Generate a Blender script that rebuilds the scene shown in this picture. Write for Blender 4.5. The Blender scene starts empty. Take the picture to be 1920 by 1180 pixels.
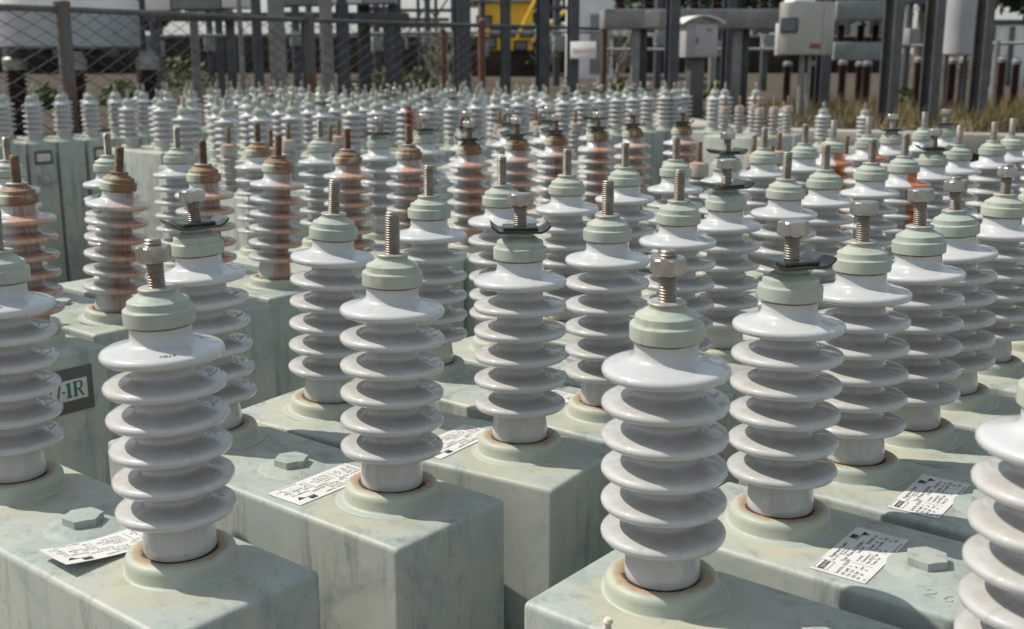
import bpy, bmesh, math, random
from mathutils import Vector, Matrix
R = math.radians
rnd = random.Random(7)
C = bpy.context.scene.collection
SC = bpy.context.scene

# ------------------------------------------------------------------ camera, sky, sun, exposure
CAMH = 1.45                      # camera height above the lower ground
PITCH = 13.0
cam_d = bpy.data.cameras.new('camera'); cam = bpy.data.objects.new('camera', cam_d); C.objects.link(cam)
cam.location = (0, 0, CAMH); cam.rotation_euler = (R(90 - PITCH), 0, 0)
cam_d.sensor_width = 36; cam_d.lens = 2120 / 1920 * 36
cam_d.clip_start = 0.05; cam_d.clip_end = 3000
cam_d.dof.use_dof = True; cam_d.dof.focus_distance = 1.34; cam_d.dof.aperture_fstop = 9.0
SC.camera = cam

SUN_AZ = Vector((-0.97, 0.22)).normalized()      # where the sun stands, seen in plan
SUN_EL = 51.0
w = bpy.data.worlds.new('World'); SC.world = w; w.use_nodes = True
wn = w.node_tree.nodes; wl = w.node_tree.links
sky = wn.new('ShaderNodeTexSky'); sky.sky_type = 'NISHITA'; sky.sun_disc = False
sky.sun_elevation = R(SUN_EL); sky.sun_rotation = math.atan2(SUN_AZ.x, SUN_AZ.y)
sky.dust_density = 2.0; sky.air_density = 1.3; sky.ozone_density = 1.0
wn['Background'].inputs['Strength'].default_value = 0.11
veil = wn.new('ShaderNodeMix'); veil.data_type = 'RGBA'          # thin white overcast over the clear sky
veil.inputs[0].default_value = 0.5; veil.inputs[7].default_value = (5.3, 5.85, 6.05, 1)
wl.new(sky.outputs[0], veil.inputs[6]); wl.new(veil.outputs[2], wn['Background'].inputs['Color'])
sun_d = bpy.data.lights.new('sun', 'SUN'); sun = bpy.data.objects.new('sun', sun_d); C.objects.link(sun)
sun_d.energy = 4.3; sun_d.angle = R(0.6); sun_d.color = (1.0, 0.93, 0.82)
sv = Vector((SUN_AZ.x * math.cos(R(SUN_EL)), SUN_AZ.y * math.cos(R(SUN_EL)), math.sin(R(SUN_EL))))
sun.rotation_euler = sv.to_track_quat('Z', 'Y').to_euler()
SC.view_settings.view_transform = 'Standard'; SC.view_settings.look = 'None'
SC.view_settings.exposure = 0.15; SC.view_settings.gamma = 1.0
SC.view_settings.use_curve_mapping = False

# ------------------------------------------------------------------ materials
M = {}
class NT:
    """small helper round a node tree"""
    def __init__(s, name):
        s.m = bpy.data.materials.new(name); s.m.use_nodes = True
        s.n = s.m.node_tree.nodes; s.l = s.m.node_tree.links; s.b = s.n['Principled BSDF']; M[name] = s.m
        s.tc = s.n.new('ShaderNodeTexCoord'); s.oi = s.n.new('ShaderNodeObjectInfo')
        mul = s.n.new('ShaderNodeMath'); mul.operation = 'MULTIPLY'; mul.inputs[1].default_value = 37.0
        s.l.new(s.oi.outputs['Random'], mul.inputs[0])
        s.rand = s.oi.outputs['Random']; s.off = mul.outputs[0]
        vm = s.n.new('ShaderNodeVectorMath'); vm.operation = 'ADD'
        s.l.new(s.tc.outputs['Object'], vm.inputs[0]); s.l.new(s.off, vm.inputs[1]); s.vec = vm.outputs[0]
        s.obj = s.tc.outputs['Object']
    def val(s, x, sock):
        if isinstance(x, (int, float)): sock.default_value = x
        elif isinstance(x, (tuple, list)): sock.default_value = tuple(x) + ((1,) if len(x) == 3 and len(sock.default_value) == 4 else ())
        else: s.l.new(x, sock)
    def noise(s, scale, detail=4, rough=0.6, vec=None, stretch=None, dist=0.0):
        t = s.n.new('ShaderNodeTexNoise'); t.inputs['Scale'].default_value = scale
        t.inputs['Detail'].default_value = detail; t.inputs['Roughness'].default_value = rough
        t.inputs['Distortion'].default_value = dist
        v = vec or s.vec
        if stretch:
            mp = s.n.new('ShaderNodeMapping'); mp.inputs['Scale'].default_value = stretch; s.l.new(v, mp.inputs['Vector']); v = mp.outputs[0]
        s.l.new(v, t.inputs['Vector']); return t.outputs['Fac']
    def ramp(s, fac, lo, hi, smooth=True):
        t = s.n.new('ShaderNodeMapRange'); t.interpolation_type = 'SMOOTHSTEP' if smooth else 'LINEAR'
        t.inputs['From Min'].default_value = lo; t.inputs['From Max'].default_value = hi
        s.val(fac, t.inputs['Value']); return t.outputs['Result']
    def math(s, op, a, b=0.0, clamp=False):
        t = s.n.new('ShaderNodeMath'); t.operation = op; t.use_clamp = clamp
        s.val(a, t.inputs[0]); s.val(b, t.inputs[1]); return t.outputs[0]
    def mix(s, fac, a, b):
        t = s.n.new('ShaderNodeMix'); t.data_type = 'RGBA'
        s.val(fac, t.inputs[0]); s.val(a, t.inputs[6]); s.val(b, t.inputs[7]); return t.outputs[2]
    def sep(s, v):
        t = s.n.new('ShaderNodeSeparateXYZ'); s.l.new(v, t.inputs[0]); return t.outputs
    def radius(s):
        x, y, z = s.sep(s.obj)
        return s.math('SQRT', s.math('ADD', s.math('MULTIPLY', x, x), s.math('MULTIPLY', y, y)))
    def bump(s, h, strength=0.2, dist=0.01):
        t = s.n.new('ShaderNodeBump'); t.inputs['Strength'].default_value = strength; t.inputs['Distance'].default_value = dist
        s.l.new(h, t.inputs['Height']); s.l.new(t.outputs[0], s.b.inputs['Normal'])
    def done(s, color, rough=0.5, metal=0.0, coat=0.0, spec=None):
        s.val(color, s.b.inputs['Base Color']); s.val(rough, s.b.inputs['Roughness']); s.val(metal, s.b.inputs['Metallic'])
        if coat: s.b.inputs['Coat Weight'].default_value = coat; s.b.inputs['Coat Roughness'].default_value = 0.06
        if spec is not None: s.b.inputs['Specular IOR Level'].default_value = spec
        return s.m

def plain(name, col, rough=0.5, metal=0.0, var=0.25, scale=14.0, spec=None):
    t = NT(name); f = t.noise(scale, 5, 0.65)
    a = tuple(c * (1 - var) for c in col); b = tuple(min(1, c * (1 + var)) for c in col)
    t.bump(t.noise(scale * 3, 4), 0.08, 0.004)
    return t.done(t.mix(t.ramp(f, 0.3, 0.7), a, b), rough, metal, spec=spec)

def paint_green(name, base, yel, blue, dark):
    t = NT(name)
    big = t.noise(7, 5, 0.6, dist=0.8); mid = t.noise(15, 7, 0.72, dist=0.35); fine = t.noise(120, 4, 0.75)
    c = t.mix(t.ramp(big, 0.35, 0.68), base, yel)
    c = t.mix(t.math('MULTIPLY', t.ramp(mid, 0.44, 0.70), 0.7), c, blue)
    streak = t.noise(30, 5, 0.7, stretch=(1.0, 1.0, 0.12), dist=0.3)
    c = t.mix(t.math('MULTIPLY', t.ramp(streak, 0.50, 0.70), 0.62), c, dark)
    c = t.mix(t.math('MULTIPLY', t.ramp(fine, 0.60, 0.70), 0.5), c, dark)
    scr = t.noise(70, 4, 0.8, stretch=(0.25, 2.2, 1.0), dist=1.2)
    c = t.mix(t.math('MULTIPLY', t.ramp(scr, 0.66, 0.71), 0.6), c, (0.15, 0.17, 0.165))
    pale = t.noise(34, 5, 0.7, dist=1.0); c = t.mix(t.math('MULTIPLY', t.ramp(pale, 0.58, 0.68), 0.35), c, yel)
    if name == 'tank_paint':                 # ochre washings round the bushing collars and the plug, and a few runs down the sides
        x, y, z = t.sep(t.obj); ax = t.math('ABSOLUTE', x)
        def near(cx, r0, r1):
            dx = t.math('SUBTRACT', ax, cx); d = t.math('SQRT', t.math('ADD', t.math('MULTIPLY', dx, dx), t.math('MULTIPLY', y, y)))
            d = t.math('ADD', d, t.math('MULTIPLY', t.math('SUBTRACT', t.noise(20, 5, 0.7), 0.5), 0.06)); return t.math('SUBTRACT', 1.0, t.ramp(d, r0, r1))
        m = t.math('MULTIPLY', t.math('MULTIPLY', near(0.163, 0.060, 0.098), t.ramp(z, 0.94, 0.952)), 0.55)
        c = t.mix(m, c, (0.41, 0.39, 0.28))
        run = t.noise(42, 4, 0.6, stretch=(1.0, 1.0, 0.035)); c = t.mix(t.math('MULTIPLY', t.ramp(run, 0.66, 0.76), 0.5), c, (0.20, 0.16, 0.11))
        smu = t.noise(5, 6, 0.75, dist=0.5); c = t.mix(t.math('MULTIPLY', t.ramp(smu, 0.52, 0.70), 0.42), c, dark)
    t.bump(t.noise(60, 4, 0.6), 0.10, 0.003)
    t.done(c, t.ramp(mid, 0.2, 0.9, False), 0.0, spec=0.35)
    rr = t.ramp(mid, 0.2, 0.9); t.val(t.math('ADD', t.math('MULTIPLY', rr, 0.2), 0.42), t.b.inputs['Roughness'])
paint_green('tank_paint', (0.34, 0.385, 0.355), (0.405, 0.42, 0.36), (0.25, 0.312, 0.305), (0.145, 0.172, 0.163))
paint_green('cap_paint', (0.335, 0.38, 0.325), (0.395, 0.415, 0.33), (0.295, 0.355, 0.33), (0.22, 0.25, 0.215))

def rust_mask(t, half, soft):
    """a vertical streak round local +X, its edge broken up"""
    x, y, z = t.sep(t.obj)
    ang = t.math('ABSOLUTE', t.math('ARCTAN2', y, x))
    cv = t.n.new('ShaderNodeCombineXYZ'); r = t.radius()
    t.l.new(t.math('DIVIDE', x, r), cv.inputs[0]); t.l.new(t.math('DIVIDE', y, r), cv.inputs[1]); t.l.new(t.math('ADD', t.math('MULTIPLY', z, 2.2), t.off), cv.inputs[2])
    n = t.noise(3.4, 8, 0.75, vec=cv.outputs[0])
    a = t.math('ADD', ang, t.math('MULTIPLY', t.math('SUBTRACT', n, 0.5), 1.3))
    m = t.math('SUBTRACT', 1.0, t.ramp(a, half - soft, half + soft), True)
    if soft > 0.3: m = t.math('MULTIPLY', m, t.math('ADD', 0.62, t.math('MULTIPLY', t.ramp(t.noise(7.0, 5, 0.7, vec=cv.outputs[0]), 0.35, 0.6), 0.38)))
    return m

def porcelain(name, kind):
    t = NT(name)
    x, y, z = t.sep(t.obj)
    n = t.noise(38, 5, 0.65); n2 = t.noise(9, 3, 0.5)
    geo = t.n.new('ShaderNodeNewGeometry'); gz = t.sep(geo.outputs['Normal'])[2]
    # dust that has settled on the sheds' upper skirts (washed off the topmost one)
    low = t.ramp(z, 0.205, 0.185)
    dust = t.math('MULTIPLY', t.math('MULTIPLY', t.ramp(gz, 0.25, 0.8), t.ramp(n, 0.2, 0.75)), t.math('ADD', t.math('MULTIPLY', low, 0.85), 0.10))
    c = t.mix(t.ramp(n2, 0.3, 0.7), (0.46, 0.474, 0.478), (0.51, 0.523, 0.522))
    c = t.mix(dust, c, (0.395, 0.37, 0.335))
    c = t.mix(t.math('MULTIPLY', t.ramp(t.math('ADD', z, t.math('MULTIPLY', n, 0.003)), 0.2278, 0.2286), 0.9), c, (0.14, 0.085, 0.045))
    sp = t.noise(260, 2, 0.5); c = t.mix(t.math('MULTIPLY', t.ramp(sp, 0.74, 0.78), 0.5), c, (0.22, 0.19, 0.16))
    cv = t.n.new('ShaderNodeCombineXYZ'); rad = t.radius(); t.l.new(t.math('DIVIDE', x, rad), cv.inputs[0]); t.l.new(t.math('DIVIDE', y, rad), cv.inputs[1]); t.l.new(t.math('ADD', t.math('MULTIPLY', z, 3.0), t.off), cv.inputs[2])
    drip = t.noise(5.5, 5, 0.7, vec=cv.outputs[0]); c = t.mix(t.math('MULTIPLY', t.math('MULTIPLY', t.ramp(drip, 0.52, 0.80), low), 0.35), c, (0.27, 0.245, 0.21))
    if kind == 'rust':
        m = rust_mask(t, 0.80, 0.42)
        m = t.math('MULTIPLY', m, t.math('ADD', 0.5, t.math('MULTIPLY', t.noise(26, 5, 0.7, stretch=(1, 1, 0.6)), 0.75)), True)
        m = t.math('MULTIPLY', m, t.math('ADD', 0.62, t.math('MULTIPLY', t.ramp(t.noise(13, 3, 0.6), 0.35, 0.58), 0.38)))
        c = t.mix(m, c, t.mix(t.ramp(rad, 0.030, 0.042), (0.22, 0.085, 0.035), t.mix(t.ramp(t.noise(12, 4), 0.35, 0.65), (0.40, 0.14, 0.045), (0.55, 0.25, 0.11))))  # rust tint; its darker brown by the core paints in shade between sheds
    if kind == 'dab':
        m = rust_mask(t, 0.62, 0.08)
        c = t.mix(m, c, t.mix(t.noise(20, 3), (0.42, 0.11, 0.02), (0.52, 0.17, 0.04)))
    if kind == 'red':
        m = rust_mask(t, 0.85, 0.15)
        c = t.mix(m, c, (0.33, 0.055, 0.02))
    t.b.inputs['IOR'].default_value = 1.5
    t.done(c, t.math('ADD', 0.30, t.math('MULTIPLY', dust, 0.25)), 0.0, coat=0.75, spec=0.25)
    t.b.inputs['Coat Roughness'].default_value = 0.05; t.bump(t.noise(22, 3, 0.5), 0.05, 0.002)
plain('porcelain_grimy', (0.36, 0.35, 0.325), 0.3, 0, 0.3, 40)
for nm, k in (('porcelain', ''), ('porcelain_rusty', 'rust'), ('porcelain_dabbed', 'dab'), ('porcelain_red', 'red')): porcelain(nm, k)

t = NT('cap_rusty')
m = t.math('MULTIPLY', t.math('MAXIMUM', rust_mask(t, 1.0, 0.28), t.ramp(t.sep(t.obj)[2], 0.244, 0.254)), t.ramp(t.noise(40, 5), 0.15, 0.55))
c = t.mix(t.ramp(t.noise(12, 4), 0.35, 0.65), (0.385, 0.44, 0.35), (0.44, 0.46, 0.34))
c = t.mix(m, c, t.mix(t.noise(24, 4), (0.11, 0.055, 0.025), (0.26, 0.135, 0.062)))
t.done(c, 0.6)
t = NT('cap_grey_rusty')
c = t.mix(t.ramp(t.noise(18, 4), 0.35, 0.65), (0.30, 0.27, 0.25), (0.40, 0.36, 0.33))
c = t.mix(t.ramp(t.sep(t.obj)[2], 0.150, 0.165), c, (0.36, 0.20, 0.10)); t.done(c, 0.65)

t = NT('flange_paint')                      # pale green collar, rust and old sealant round the porcelain's foot
r_ = t.radius(); n = t.noise(26, 6, 0.75); rr = t.math('ADD', r_, t.math('MULTIPLY', t.math('SUBTRACT', n, 0.5), 0.026))
c = t.mix(t.ramp(t.noise(22, 4), 0.3, 0.7), (0.35, 0.395, 0.34), (0.42, 0.43, 0.345))
c = t.mix(t.ramp(r_, 0.054, 0.057), c, t.mix(t.ramp(t.noise(12, 5, 0.7), 0.35, 0.65), (0.33, 0.385, 0.355), (0.39, 0.415, 0.355)))
c = t.mix(t.math('MULTIPLY', t.ramp(t.noise(60, 5, 0.7, stretch=(1, 1, 4)), 0.55, 0.75), 0.4), c, (0.25, 0.29, 0.25))
c = t.mix(t.math('SUBTRACT', 1.0, t.ramp(rr, 0.0435, 0.0490)), c, t.mix(n, (0.30, 0.215, 0.13), (0.45, 0.36, 0.235)))
c = t.mix(t.math('SUBTRACT', 1.0, t.ramp(rr, 0.0355, 0.0375)), c, (0.09, 0.055, 0.04))
t.bump(t.noise(70, 4), 0.12, 0.003); t.done(c, 0.55)

t = NT('stud_zinc'); n = t.noise(60, 4)
t.done(t.mix(t.ramp(n, 0.3, 0.75), (0.33, 0.305, 0.27), (0.22, 0.18, 0.14)), 0.42, 0.65)
t = NT('stud_rust'); n = t.noise(60, 4)
t.done(t.mix(t.ramp(n, 0.3, 0.75), (0.22, 0.15, 0.09), (0.10, 0.055, 0.03)), 0.6, 0.4)
t = NT('nut_steel'); n = t.noise(50, 4)
t.bump(t.noise(160, 3), 0.06, 0.002)
t.done(t.mix(t.ramp(n, 0.35, 0.75), (0.50, 0.495, 0.485), (0.33, 0.315, 0.29)), 0.38, 0.9)
plain('washer_grey', (0.37, 0.355, 0.32), 0.55, 0.35, 0.25, 60)
plain('plate_dark', (0.035, 0.045, 0.04), 0.28, 0.0, 0.4, 30)
t = NT('label_white'); t.done(t.mix(t.ramp(t.noise(28, 5, 0.7), 0.50, 0.78), (0.63, 0.63, 0.615), (0.46, 0.43, 0.36)), 0.5)
plain('label_cream', (0.55, 0.53, 0.43), 0.5, 0, 0.06, 30)
plain('ink_black', (0.03, 0.03, 0.035), 0.5, 0, 0.1, 30)
plain('ink_teal', (0.004, 0.13, 0.19), 0.4, 0, 0.1, 30)
plain('ink_red', (0.50, 0.22, 0.17), 0.6, 0, 0.15, 60)
plain('pencil_grey', (0.26, 0.28, 0.25), 0.6, 0, 0.2, 60)
plain('holder_dark', (0.085, 0.09, 0.08), 0.5, 0, 0.15, 30)
plain('cyan_paint', (0.06, 0.42, 0.42), 0.5, 0, 0.15, 60)
plain('cork_pale', (0.62, 0.56, 0.48), 0.8, 0, 0.25, 120)
plain('leaf_dry', (0.20, 0.085, 0.04), 0.7, 0, 0.3, 90)
plain('galvanised', (0.098, 0.102, 0.10), 0.5, 0.25, 0.22, 6)
plain('galvanised_light', (0.25, 0.25, 0.235), 0.5, 0.2, 0.22, 6)
plain('steel_blue', (0.075, 0.085, 0.095), 0.55, 0.2, 0.25, 6)
t = NT('post_rusty'); n = t.noise(5, 6, 0.7, stretch=(1, 1, 0.4))
t.done(t.mix(t.ramp(n, 0.36, 0.56), (0.11, 0.112, 0.11), (0.16, 0.065, 0.025)), 0.65, 0.15)
plain('wire_grey', (0.05, 0.053, 0.055), 0.6, 0.2, 0.2, 20)
plain('white_paint', (0.76, 0.76, 0.74), 0.4, 0, 0.08, 3)
plain('grey_blue_paint', (0.33, 0.36, 0.39), 0.4, 0, 0.1, 3)
plain('panel_grey', (0.22, 0.245, 0.24), 0.5, 0, 0.15, 4)
plain('beige_paint', (0.40, 0.39, 0.34), 0.45, 0, 0.08, 3)
plain('lilac_grey', (0.40, 0.40, 0.42), 0.45, 0, 0.08, 3)
plain('brown_porcelain', (0.035, 0.014, 0.012), 0.22, 0, 0.3, 10)
plain('yellow_paint', (0.70, 0.42, 0.02), 0.5, 0, 0.12, 2)
plain('concrete', (0.34, 0.32, 0.28), 0.85, 0, 0.25, 3)
plain('concrete_warm', (0.40, 0.34, 0.26), 0.85, 0, 0.25, 3)
plain('dark_wall', (0.045, 0.038, 0.032), 0.9, 0, 0.35, 1, spec=0.0)
plain('glass_dark', (0.10, 0.13, 0.15), 0.12, 0, 0.3, 2)
plain('rubber_black', (0.02, 0.02, 0.02), 0.6, 0, 0.2, 6)
plain('roof_red', (0.28, 0.07, 0.05), 0.7, 0, 0.2, 2)
t = NT('earth'); n = t.noise(1.3, 6, 0.7); n2 = t.noise(22, 5, 0.7)
c = t.mix(t.ramp(n, 0.35, 0.65), (0.16, 0.12, 0.085), (0.24, 0.205, 0.165))
c = t.mix(t.ramp(n2, 0.55, 0.75), c, (0.36, 0.32, 0.27)); t.bump(n2, 0.6, 0.04); t.done(c, 0.95, spec=0.0)
t = NT('gravel'); n = t.noise(2, 5, 0.6)
vo = t.n.new('ShaderNodeTexVoronoi'); vo.inputs['Scale'].default_value = 28; t.l.new(t.obj, vo.inputs['Vector'])
c = t.mix(t.ramp(n, 0.3, 0.7), (0.050, 0.038, 0.027), (0.105, 0.080, 0.058))
c = t.mix(t.math('MULTIPLY', t.ramp(vo.outputs['Distance'], 0.15, 0.5), 0.5), (0.115, 0.10, 0.085), c); t.bump(vo.outputs['Distance'], 0.7, 0.03); t.done(c, 0.95, spec=0.0)
t = NT('grass_dry'); t.done(t.mix(t.ramp(t.rand, 0, 1), (0.20, 0.16, 0.07), (0.16, 0.155, 0.055)), 0.8)
nn = t.noise(3, 3); t.val(t.mix(t.ramp(nn, 0.35, 0.65), (0.30, 0.205, 0.085), (0.11, 0.105, 0.035)), t.b.inputs['Base Color'])
for nm, a, b in (('leaves_dark', (0.022, 0.045, 0.018), (0.05, 0.085, 0.03)), ('leaves_light', (0.06, 0.10, 0.025), (0.12, 0.16, 0.04))):
    t = NT(nm); t.done(t.mix(t.ramp(t.noise(1.6, 4), 0.35, 0.65), a, b), 0.7)
plain('bark', (0.13, 0.10, 0.075), 0.9, 0, 0.3, 8)
plain('bark_pale', (0.27, 0.24, 0.20), 0.9, 0, 0.3, 8)

# ------------------------------------------------------------------ mesh helpers
def smooth(me, ang=35):
    for p in me.polygons: p.use_smooth = True
    me.set_sharp_from_angle(angle=R(ang))
def mesh(name, bm, mat, ang=35):
    bmesh.ops.recalc_face_normals(bm, faces=bm.faces)
    me = bpy.data.meshes.new(name); bm.to_mesh(me); bm.free()
    for mm in (mat if isinstance(mat, (list, tuple)) else [mat]): me.materials.append(M[mm])
    smooth(me, ang); return me
def obj(name, me, parent=None, loc=(0, 0, 0), rot=(0, 0, 0), mat=None, scale=None):
    o = bpy.data.objects.new(name, me); C.objects.link(o)
    o.location = loc; o.rotation_euler = rot
    if scale: o.scale = scale
    if parent: o.parent = parent
    if mat: o.material_slots[0].link = 'OBJECT'; o.material_slots[0].material = M[mat]
    return o
def tag(o, label, cat, group=None):
    o['label'] = label; o['category'] = cat
    if group: o['group'] = group
    return o
def thing(name, label, cat, loc=(0, 0, 0), rz=0.0, group=None):
    return tag(obj(name, None, None, loc, (0, 0, rz)), label, cat, group)
def lathe(bm, prof, seg, cx=0.0, cy=0.0, mi=0, tip=True):
    rings = []
    for r, z in prof:
        if r <= 1e-6: rings.append([bm.verts.new((cx, cy, z))])
        else: rings.append([bm.verts.new((cx + r * math.cos(2 * math.pi * i / seg), cy + r * math.sin(2 * math.pi * i / seg), z)) for i in range(seg)])
    for a, b in zip(rings, rings[1:]):
        for i in range(seg):
            j = (i + 1) % seg
            vs = [a[0], b[j], b[i]] if len(a) == 1 else [a[i], a[j], b[0]] if len(b) == 1 else [a[i], a[j], b[j], b[i]]
            f = bm.faces.new(vs); f.material_index = mi
def box(bm, c, s, bev=0.0, rot=None, mi=0, segs=2):
    r = bmesh.ops.create_cube(bm, size=1.0); vs = r['verts']
    bmesh.ops.scale(bm, vec=s, verts=vs)
    if bev:
        es = list({e for v in vs for e in v.link_edges})
        rb = bmesh.ops.bevel(bm, geom=es, offset=bev, segments=segs, affect='EDGES', profile=0.5)
        vs = list({v for f in rb['faces'] for v in f.verts} | {v for v in vs if v.is_valid})
    m = Matrix.Translation(c) @ (rot.to_4x4() if rot else Matrix())
    bmesh.ops.transform(bm, matrix=m, verts=vs)
    if mi:
        for f in {f for v in vs for f in v.link_faces}: f.material_index = mi
    return vs
def tube(bm, p0, p1, r0, r1=None, seg=10, caps=True):
    p0, p1 = Vector(p0), Vector(p1); r1 = r0 if r1 is None else r1
    q = (p1 - p0).to_track_quat('Z', 'Y')
    A, B = [], []
    for i in range(seg):
        d = q @ Vector((math.cos(2 * math.pi * i / seg), math.sin(2 * math.pi * i / seg), 0))
        A.append(bm.verts.new(p0 + d * r0)); B.append(bm.verts.new(p1 + d * r1))
    for i in range(seg):
        j = (i + 1) % seg; bm.faces.new([A[i], A[j], B[j], B[i]])
    if caps: bm.faces.new(A[::-1]); bm.faces.new(B)
def prism(bm, pts, z0, z1, mi=0):
    a = [bm.verts.new((x, y, z0)) for x, y in pts]; b = [bm.verts.new((x, y, z1)) for x, y in pts]
    n = len(pts); fs = [bm.faces.new(a[::-1]), bm.faces.new(b)]
    for i in range(n): fs.append(bm.faces.new([a[i], a[(i + 1) % n], b[(i + 1) % n], b[i]]))
    for f in fs: f.material_index = mi
def one(name, mat, fn, parent=None, loc=(0, 0, 0), rot=(0, 0, 0), ang=35):
    bm = bmesh.new(); fn(bm); return obj(name, mesh(name, bm, mat, ang), parent, loc, rot)
def text_into(bm, s, x, y, size, z=0.0, sx=1.0, depth=0.0, align='LEFT'):
    cu = bpy.data.curves.new('lettering', 'FONT'); cu.body = s; cu.size = size; cu.align_x = align; cu.resolution_u = 2; cu.extrude = depth
    o = bpy.data.objects.new('lettering', cu); C.objects.link(o)
    bpy.context.view_layer.update()
    me = bpy.data.meshes.new_from_object(o.evaluated_get(bpy.context.evaluated_depsgraph_get()))
    bpy.data.objects.remove(o); bpy.data.curves.remove(cu)
    k = len(bm.verts); bm.from_mesh(me); bpy.data.meshes.remove(me); bm.verts.ensure_lookup_table()
    for v in bm.verts[k:]: v.co = Vector((v.co.x * sx + x, v.co.y + y, v.co.z + z))

# ------------------------------------------------------------------ setting: the two levels of ground
TZ = CAMH - 0.66                  # top of the raised yard
edge = [(-40, 6.4), (-4.2, 8.2), (-2.9, 8.75), (-1.75, 10.9), (-0.3, 12.9), (1.2, 13.4), (1.9, 9.62), (2.15, 9.5), (3.96, 8.75), (40, -6.0)]
def ground_fn(bm):
    n = 0
    vs = [bm.verts.new(p) for p in ((-900, -200, 0), (900, -200, 0), (900, 1500, 0), (-900, 1500, 0))]; bm.faces.new(vs)
one('ground', 'earth', ground_fn)['kind'] = 'structure'
one('yard_terrace', 'gravel', lambda bm: prism(bm, edge + [(900, -6), (900, 1400), (-900, 1400), (-900, 6.4)], -0.05, TZ))['kind'] = 'structure'
def kerb_fn(bm):
    for (x0, y0), (x1, y1) in zip(edge[:-1], edge[1:]):
        d = Vector((x1 - x0, y1 - y0, 0)); L = d.length; a = math.atan2(d.y, d.x)
        box(bm, ((x0 + x1) / 2, (y0 + y1) / 2, TZ - 0.02), (L + 0.05, 0.22, 0.15), 0.012, Matrix.Rotation(a, 3, 'Z'))
one('terrace_kerb', 'concrete', kerb_fn)['kind'] = 'structure'

# ------------------------------------------------------------------ capacitor parts (shared meshes)
UA = math.atan2(-0.628, 0.778)                     # long axis of every tank, seen in plan
U = Vector((math.cos(UA), math.sin(UA))); V = Vector((-U.y, U.x))
TOPZ = 0.955; BZ = TOPZ + 0.019                     # tank top; foot of the porcelain
RS = 0.058
def insulator_prof(full=True):
    p = [(0.0, 0.0), (0.0345, 0.0), (0.0355, 0.003), (0.0352, 0.012), (0.0335, 0.026), (0.0325, 0.033)]
    if not full: p = [(0.0355, 0.0), (0.0335, 0.026)]
    for k in range(6):
        z = 0.0435 + 0.0313 * k
        if full:
            p += [(0.034, z - 0.0036), (0.046, z - 0.0046), (0.0530, z - 0.0048), (0.0562, z - 0.0038), (0.0577, z - 0.0014), (0.0579, z + 0.0014),
                  ]
            p += [(0.0570, z + 0.0032), (0.0550, z + 0.0047), (0.050, z + 0.0058), (0.042, z + 0.0069), (0.0345, z + 0.0080), (0.0308, z + 0.0095), (0.0291, z + 0.0120), (0.0286, z + 0.0160)] if k < 5 else \
                 [(0.0568, z + 0.0036), (0.0545, z + 0.0052), (0.050, z + 0.0064), (0.042, z + 0.0082), (0.0355, z + 0.0100), (0.0316, z + 0.0120), (0.0296, z + 0.0148), (0.0288, z + 0.0185)]
            if k < 5: p += [(0.0286, z + 0.0225), (0.0294, z + 0.0255), (0.0310, z + 0.0270)]
        else:
            p += [(0.05, z - 0.0050), (0.0575, z - 0.0025), (0.0575, z + 0.003), (0.05, z + 0.0062), (0.031, z + 0.0115)]
            if k < 5: p += [(0.0300, z + 0.0220)]
    p += [(0.0288, 0.2310), (0.0, 0.2310)]
    return p
def stud_prof(z0, z1, full):
    if not full: return [(0.0, z0), (0.0083, z0), (0.0083, z1 - 0.001), (0.0072, z1), (0.0, z1)]
    p = [(0.0, z0)]; z = z0
    while z < z1 - 0.003:
        p += [(0.0074, z), (0.0084, z + 0.0009), (0.0084, z + 0.0013), (0.0074, z + 0.0022)]; z += 0.0026
    p += [(0.0076, z1 - 0.0012), (0.0064, z1), (0.0, z1)]
    return p
CAPP = [(0.0, 0.2290), (0.0324, 0.2290), (0.0331, 0.2298), (0.0333, 0.2410), (0.0330, 0.2428), (0.0322, 0.2436), (0.0302, 0.2440), (0.0292, 0.2444), (0.0289, 0.2452),
        (0.0288, 0.2492), (0.0284, 0.2508), (0.0270, 0.2519), (0.0246, 0.2526), (0.0236, 0.2532), (0.0206, 0.2556), (0.0182, 0.2568), (0.0168, 0.2574), (0.0164, 0.2608), (0.0, 0.2608)]
CAPP_LO = [(0.0, 0.2290), (0.0332, 0.2290), (0.0332, 0.2430), (0.0290, 0.2444), (0.0286, 0.2506), (0.0240, 0.2530), (0.0170, 0.2572), (0.0164, 0.2608), (0.0, 0.2608)]
WASH = [(0.0, 0.2602), (0.0168, 0.2602), (0.0174, 0.2608), (0.0174, 0.2624), (0.0168, 0.2631), (0.0, 0.2631)]
FLG = [(0.030, -0.0012), (0.0366, -0.0012), (0.0385, 0.0004), (0.0420, 0.0012), (0.0470, 0.0010), (0.0508, -0.0006), (0.0528, -0.0032), (0.0535, -0.0070), (0.0538, -0.0158),
       (0.0544, -0.0172), (0.0562, -0.0182), (0.0600, -0.0187), (0.0630, -0.0191), (0.0645, -0.0200), (0.0645, -0.0230)]
def L_(name, prof, seg, mat, ang=40):
    bm = bmesh.new(); lathe(bm, prof, seg); return mesh(name, bm, mat, ang)
ME = {}
for full in (True, False):
    k = 'hi' if full else 'lo'; sg = 56 if full else 24
    ME['ins', k] = L_('insulator', insulator_prof(full), sg, 'porcelain', 70)
    ME['cap', k] = L_('metal_cap', CAPP if full else CAPP_LO, sg, 'cap_paint', 30)
    ME['wash', k] = L_('washer', WASH, 32 if full else 16, 'washer_grey')
    ME['stud', k] = L_('threaded_stud', stud_prof(0.257, 0.3092, full), 24 if full else 10, 'stud_zinc', 80 if not full else 30)
    ME['flg', k] = L_('base_flange', FLG, 64 if full else 24, 'flange_paint', 50)
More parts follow.
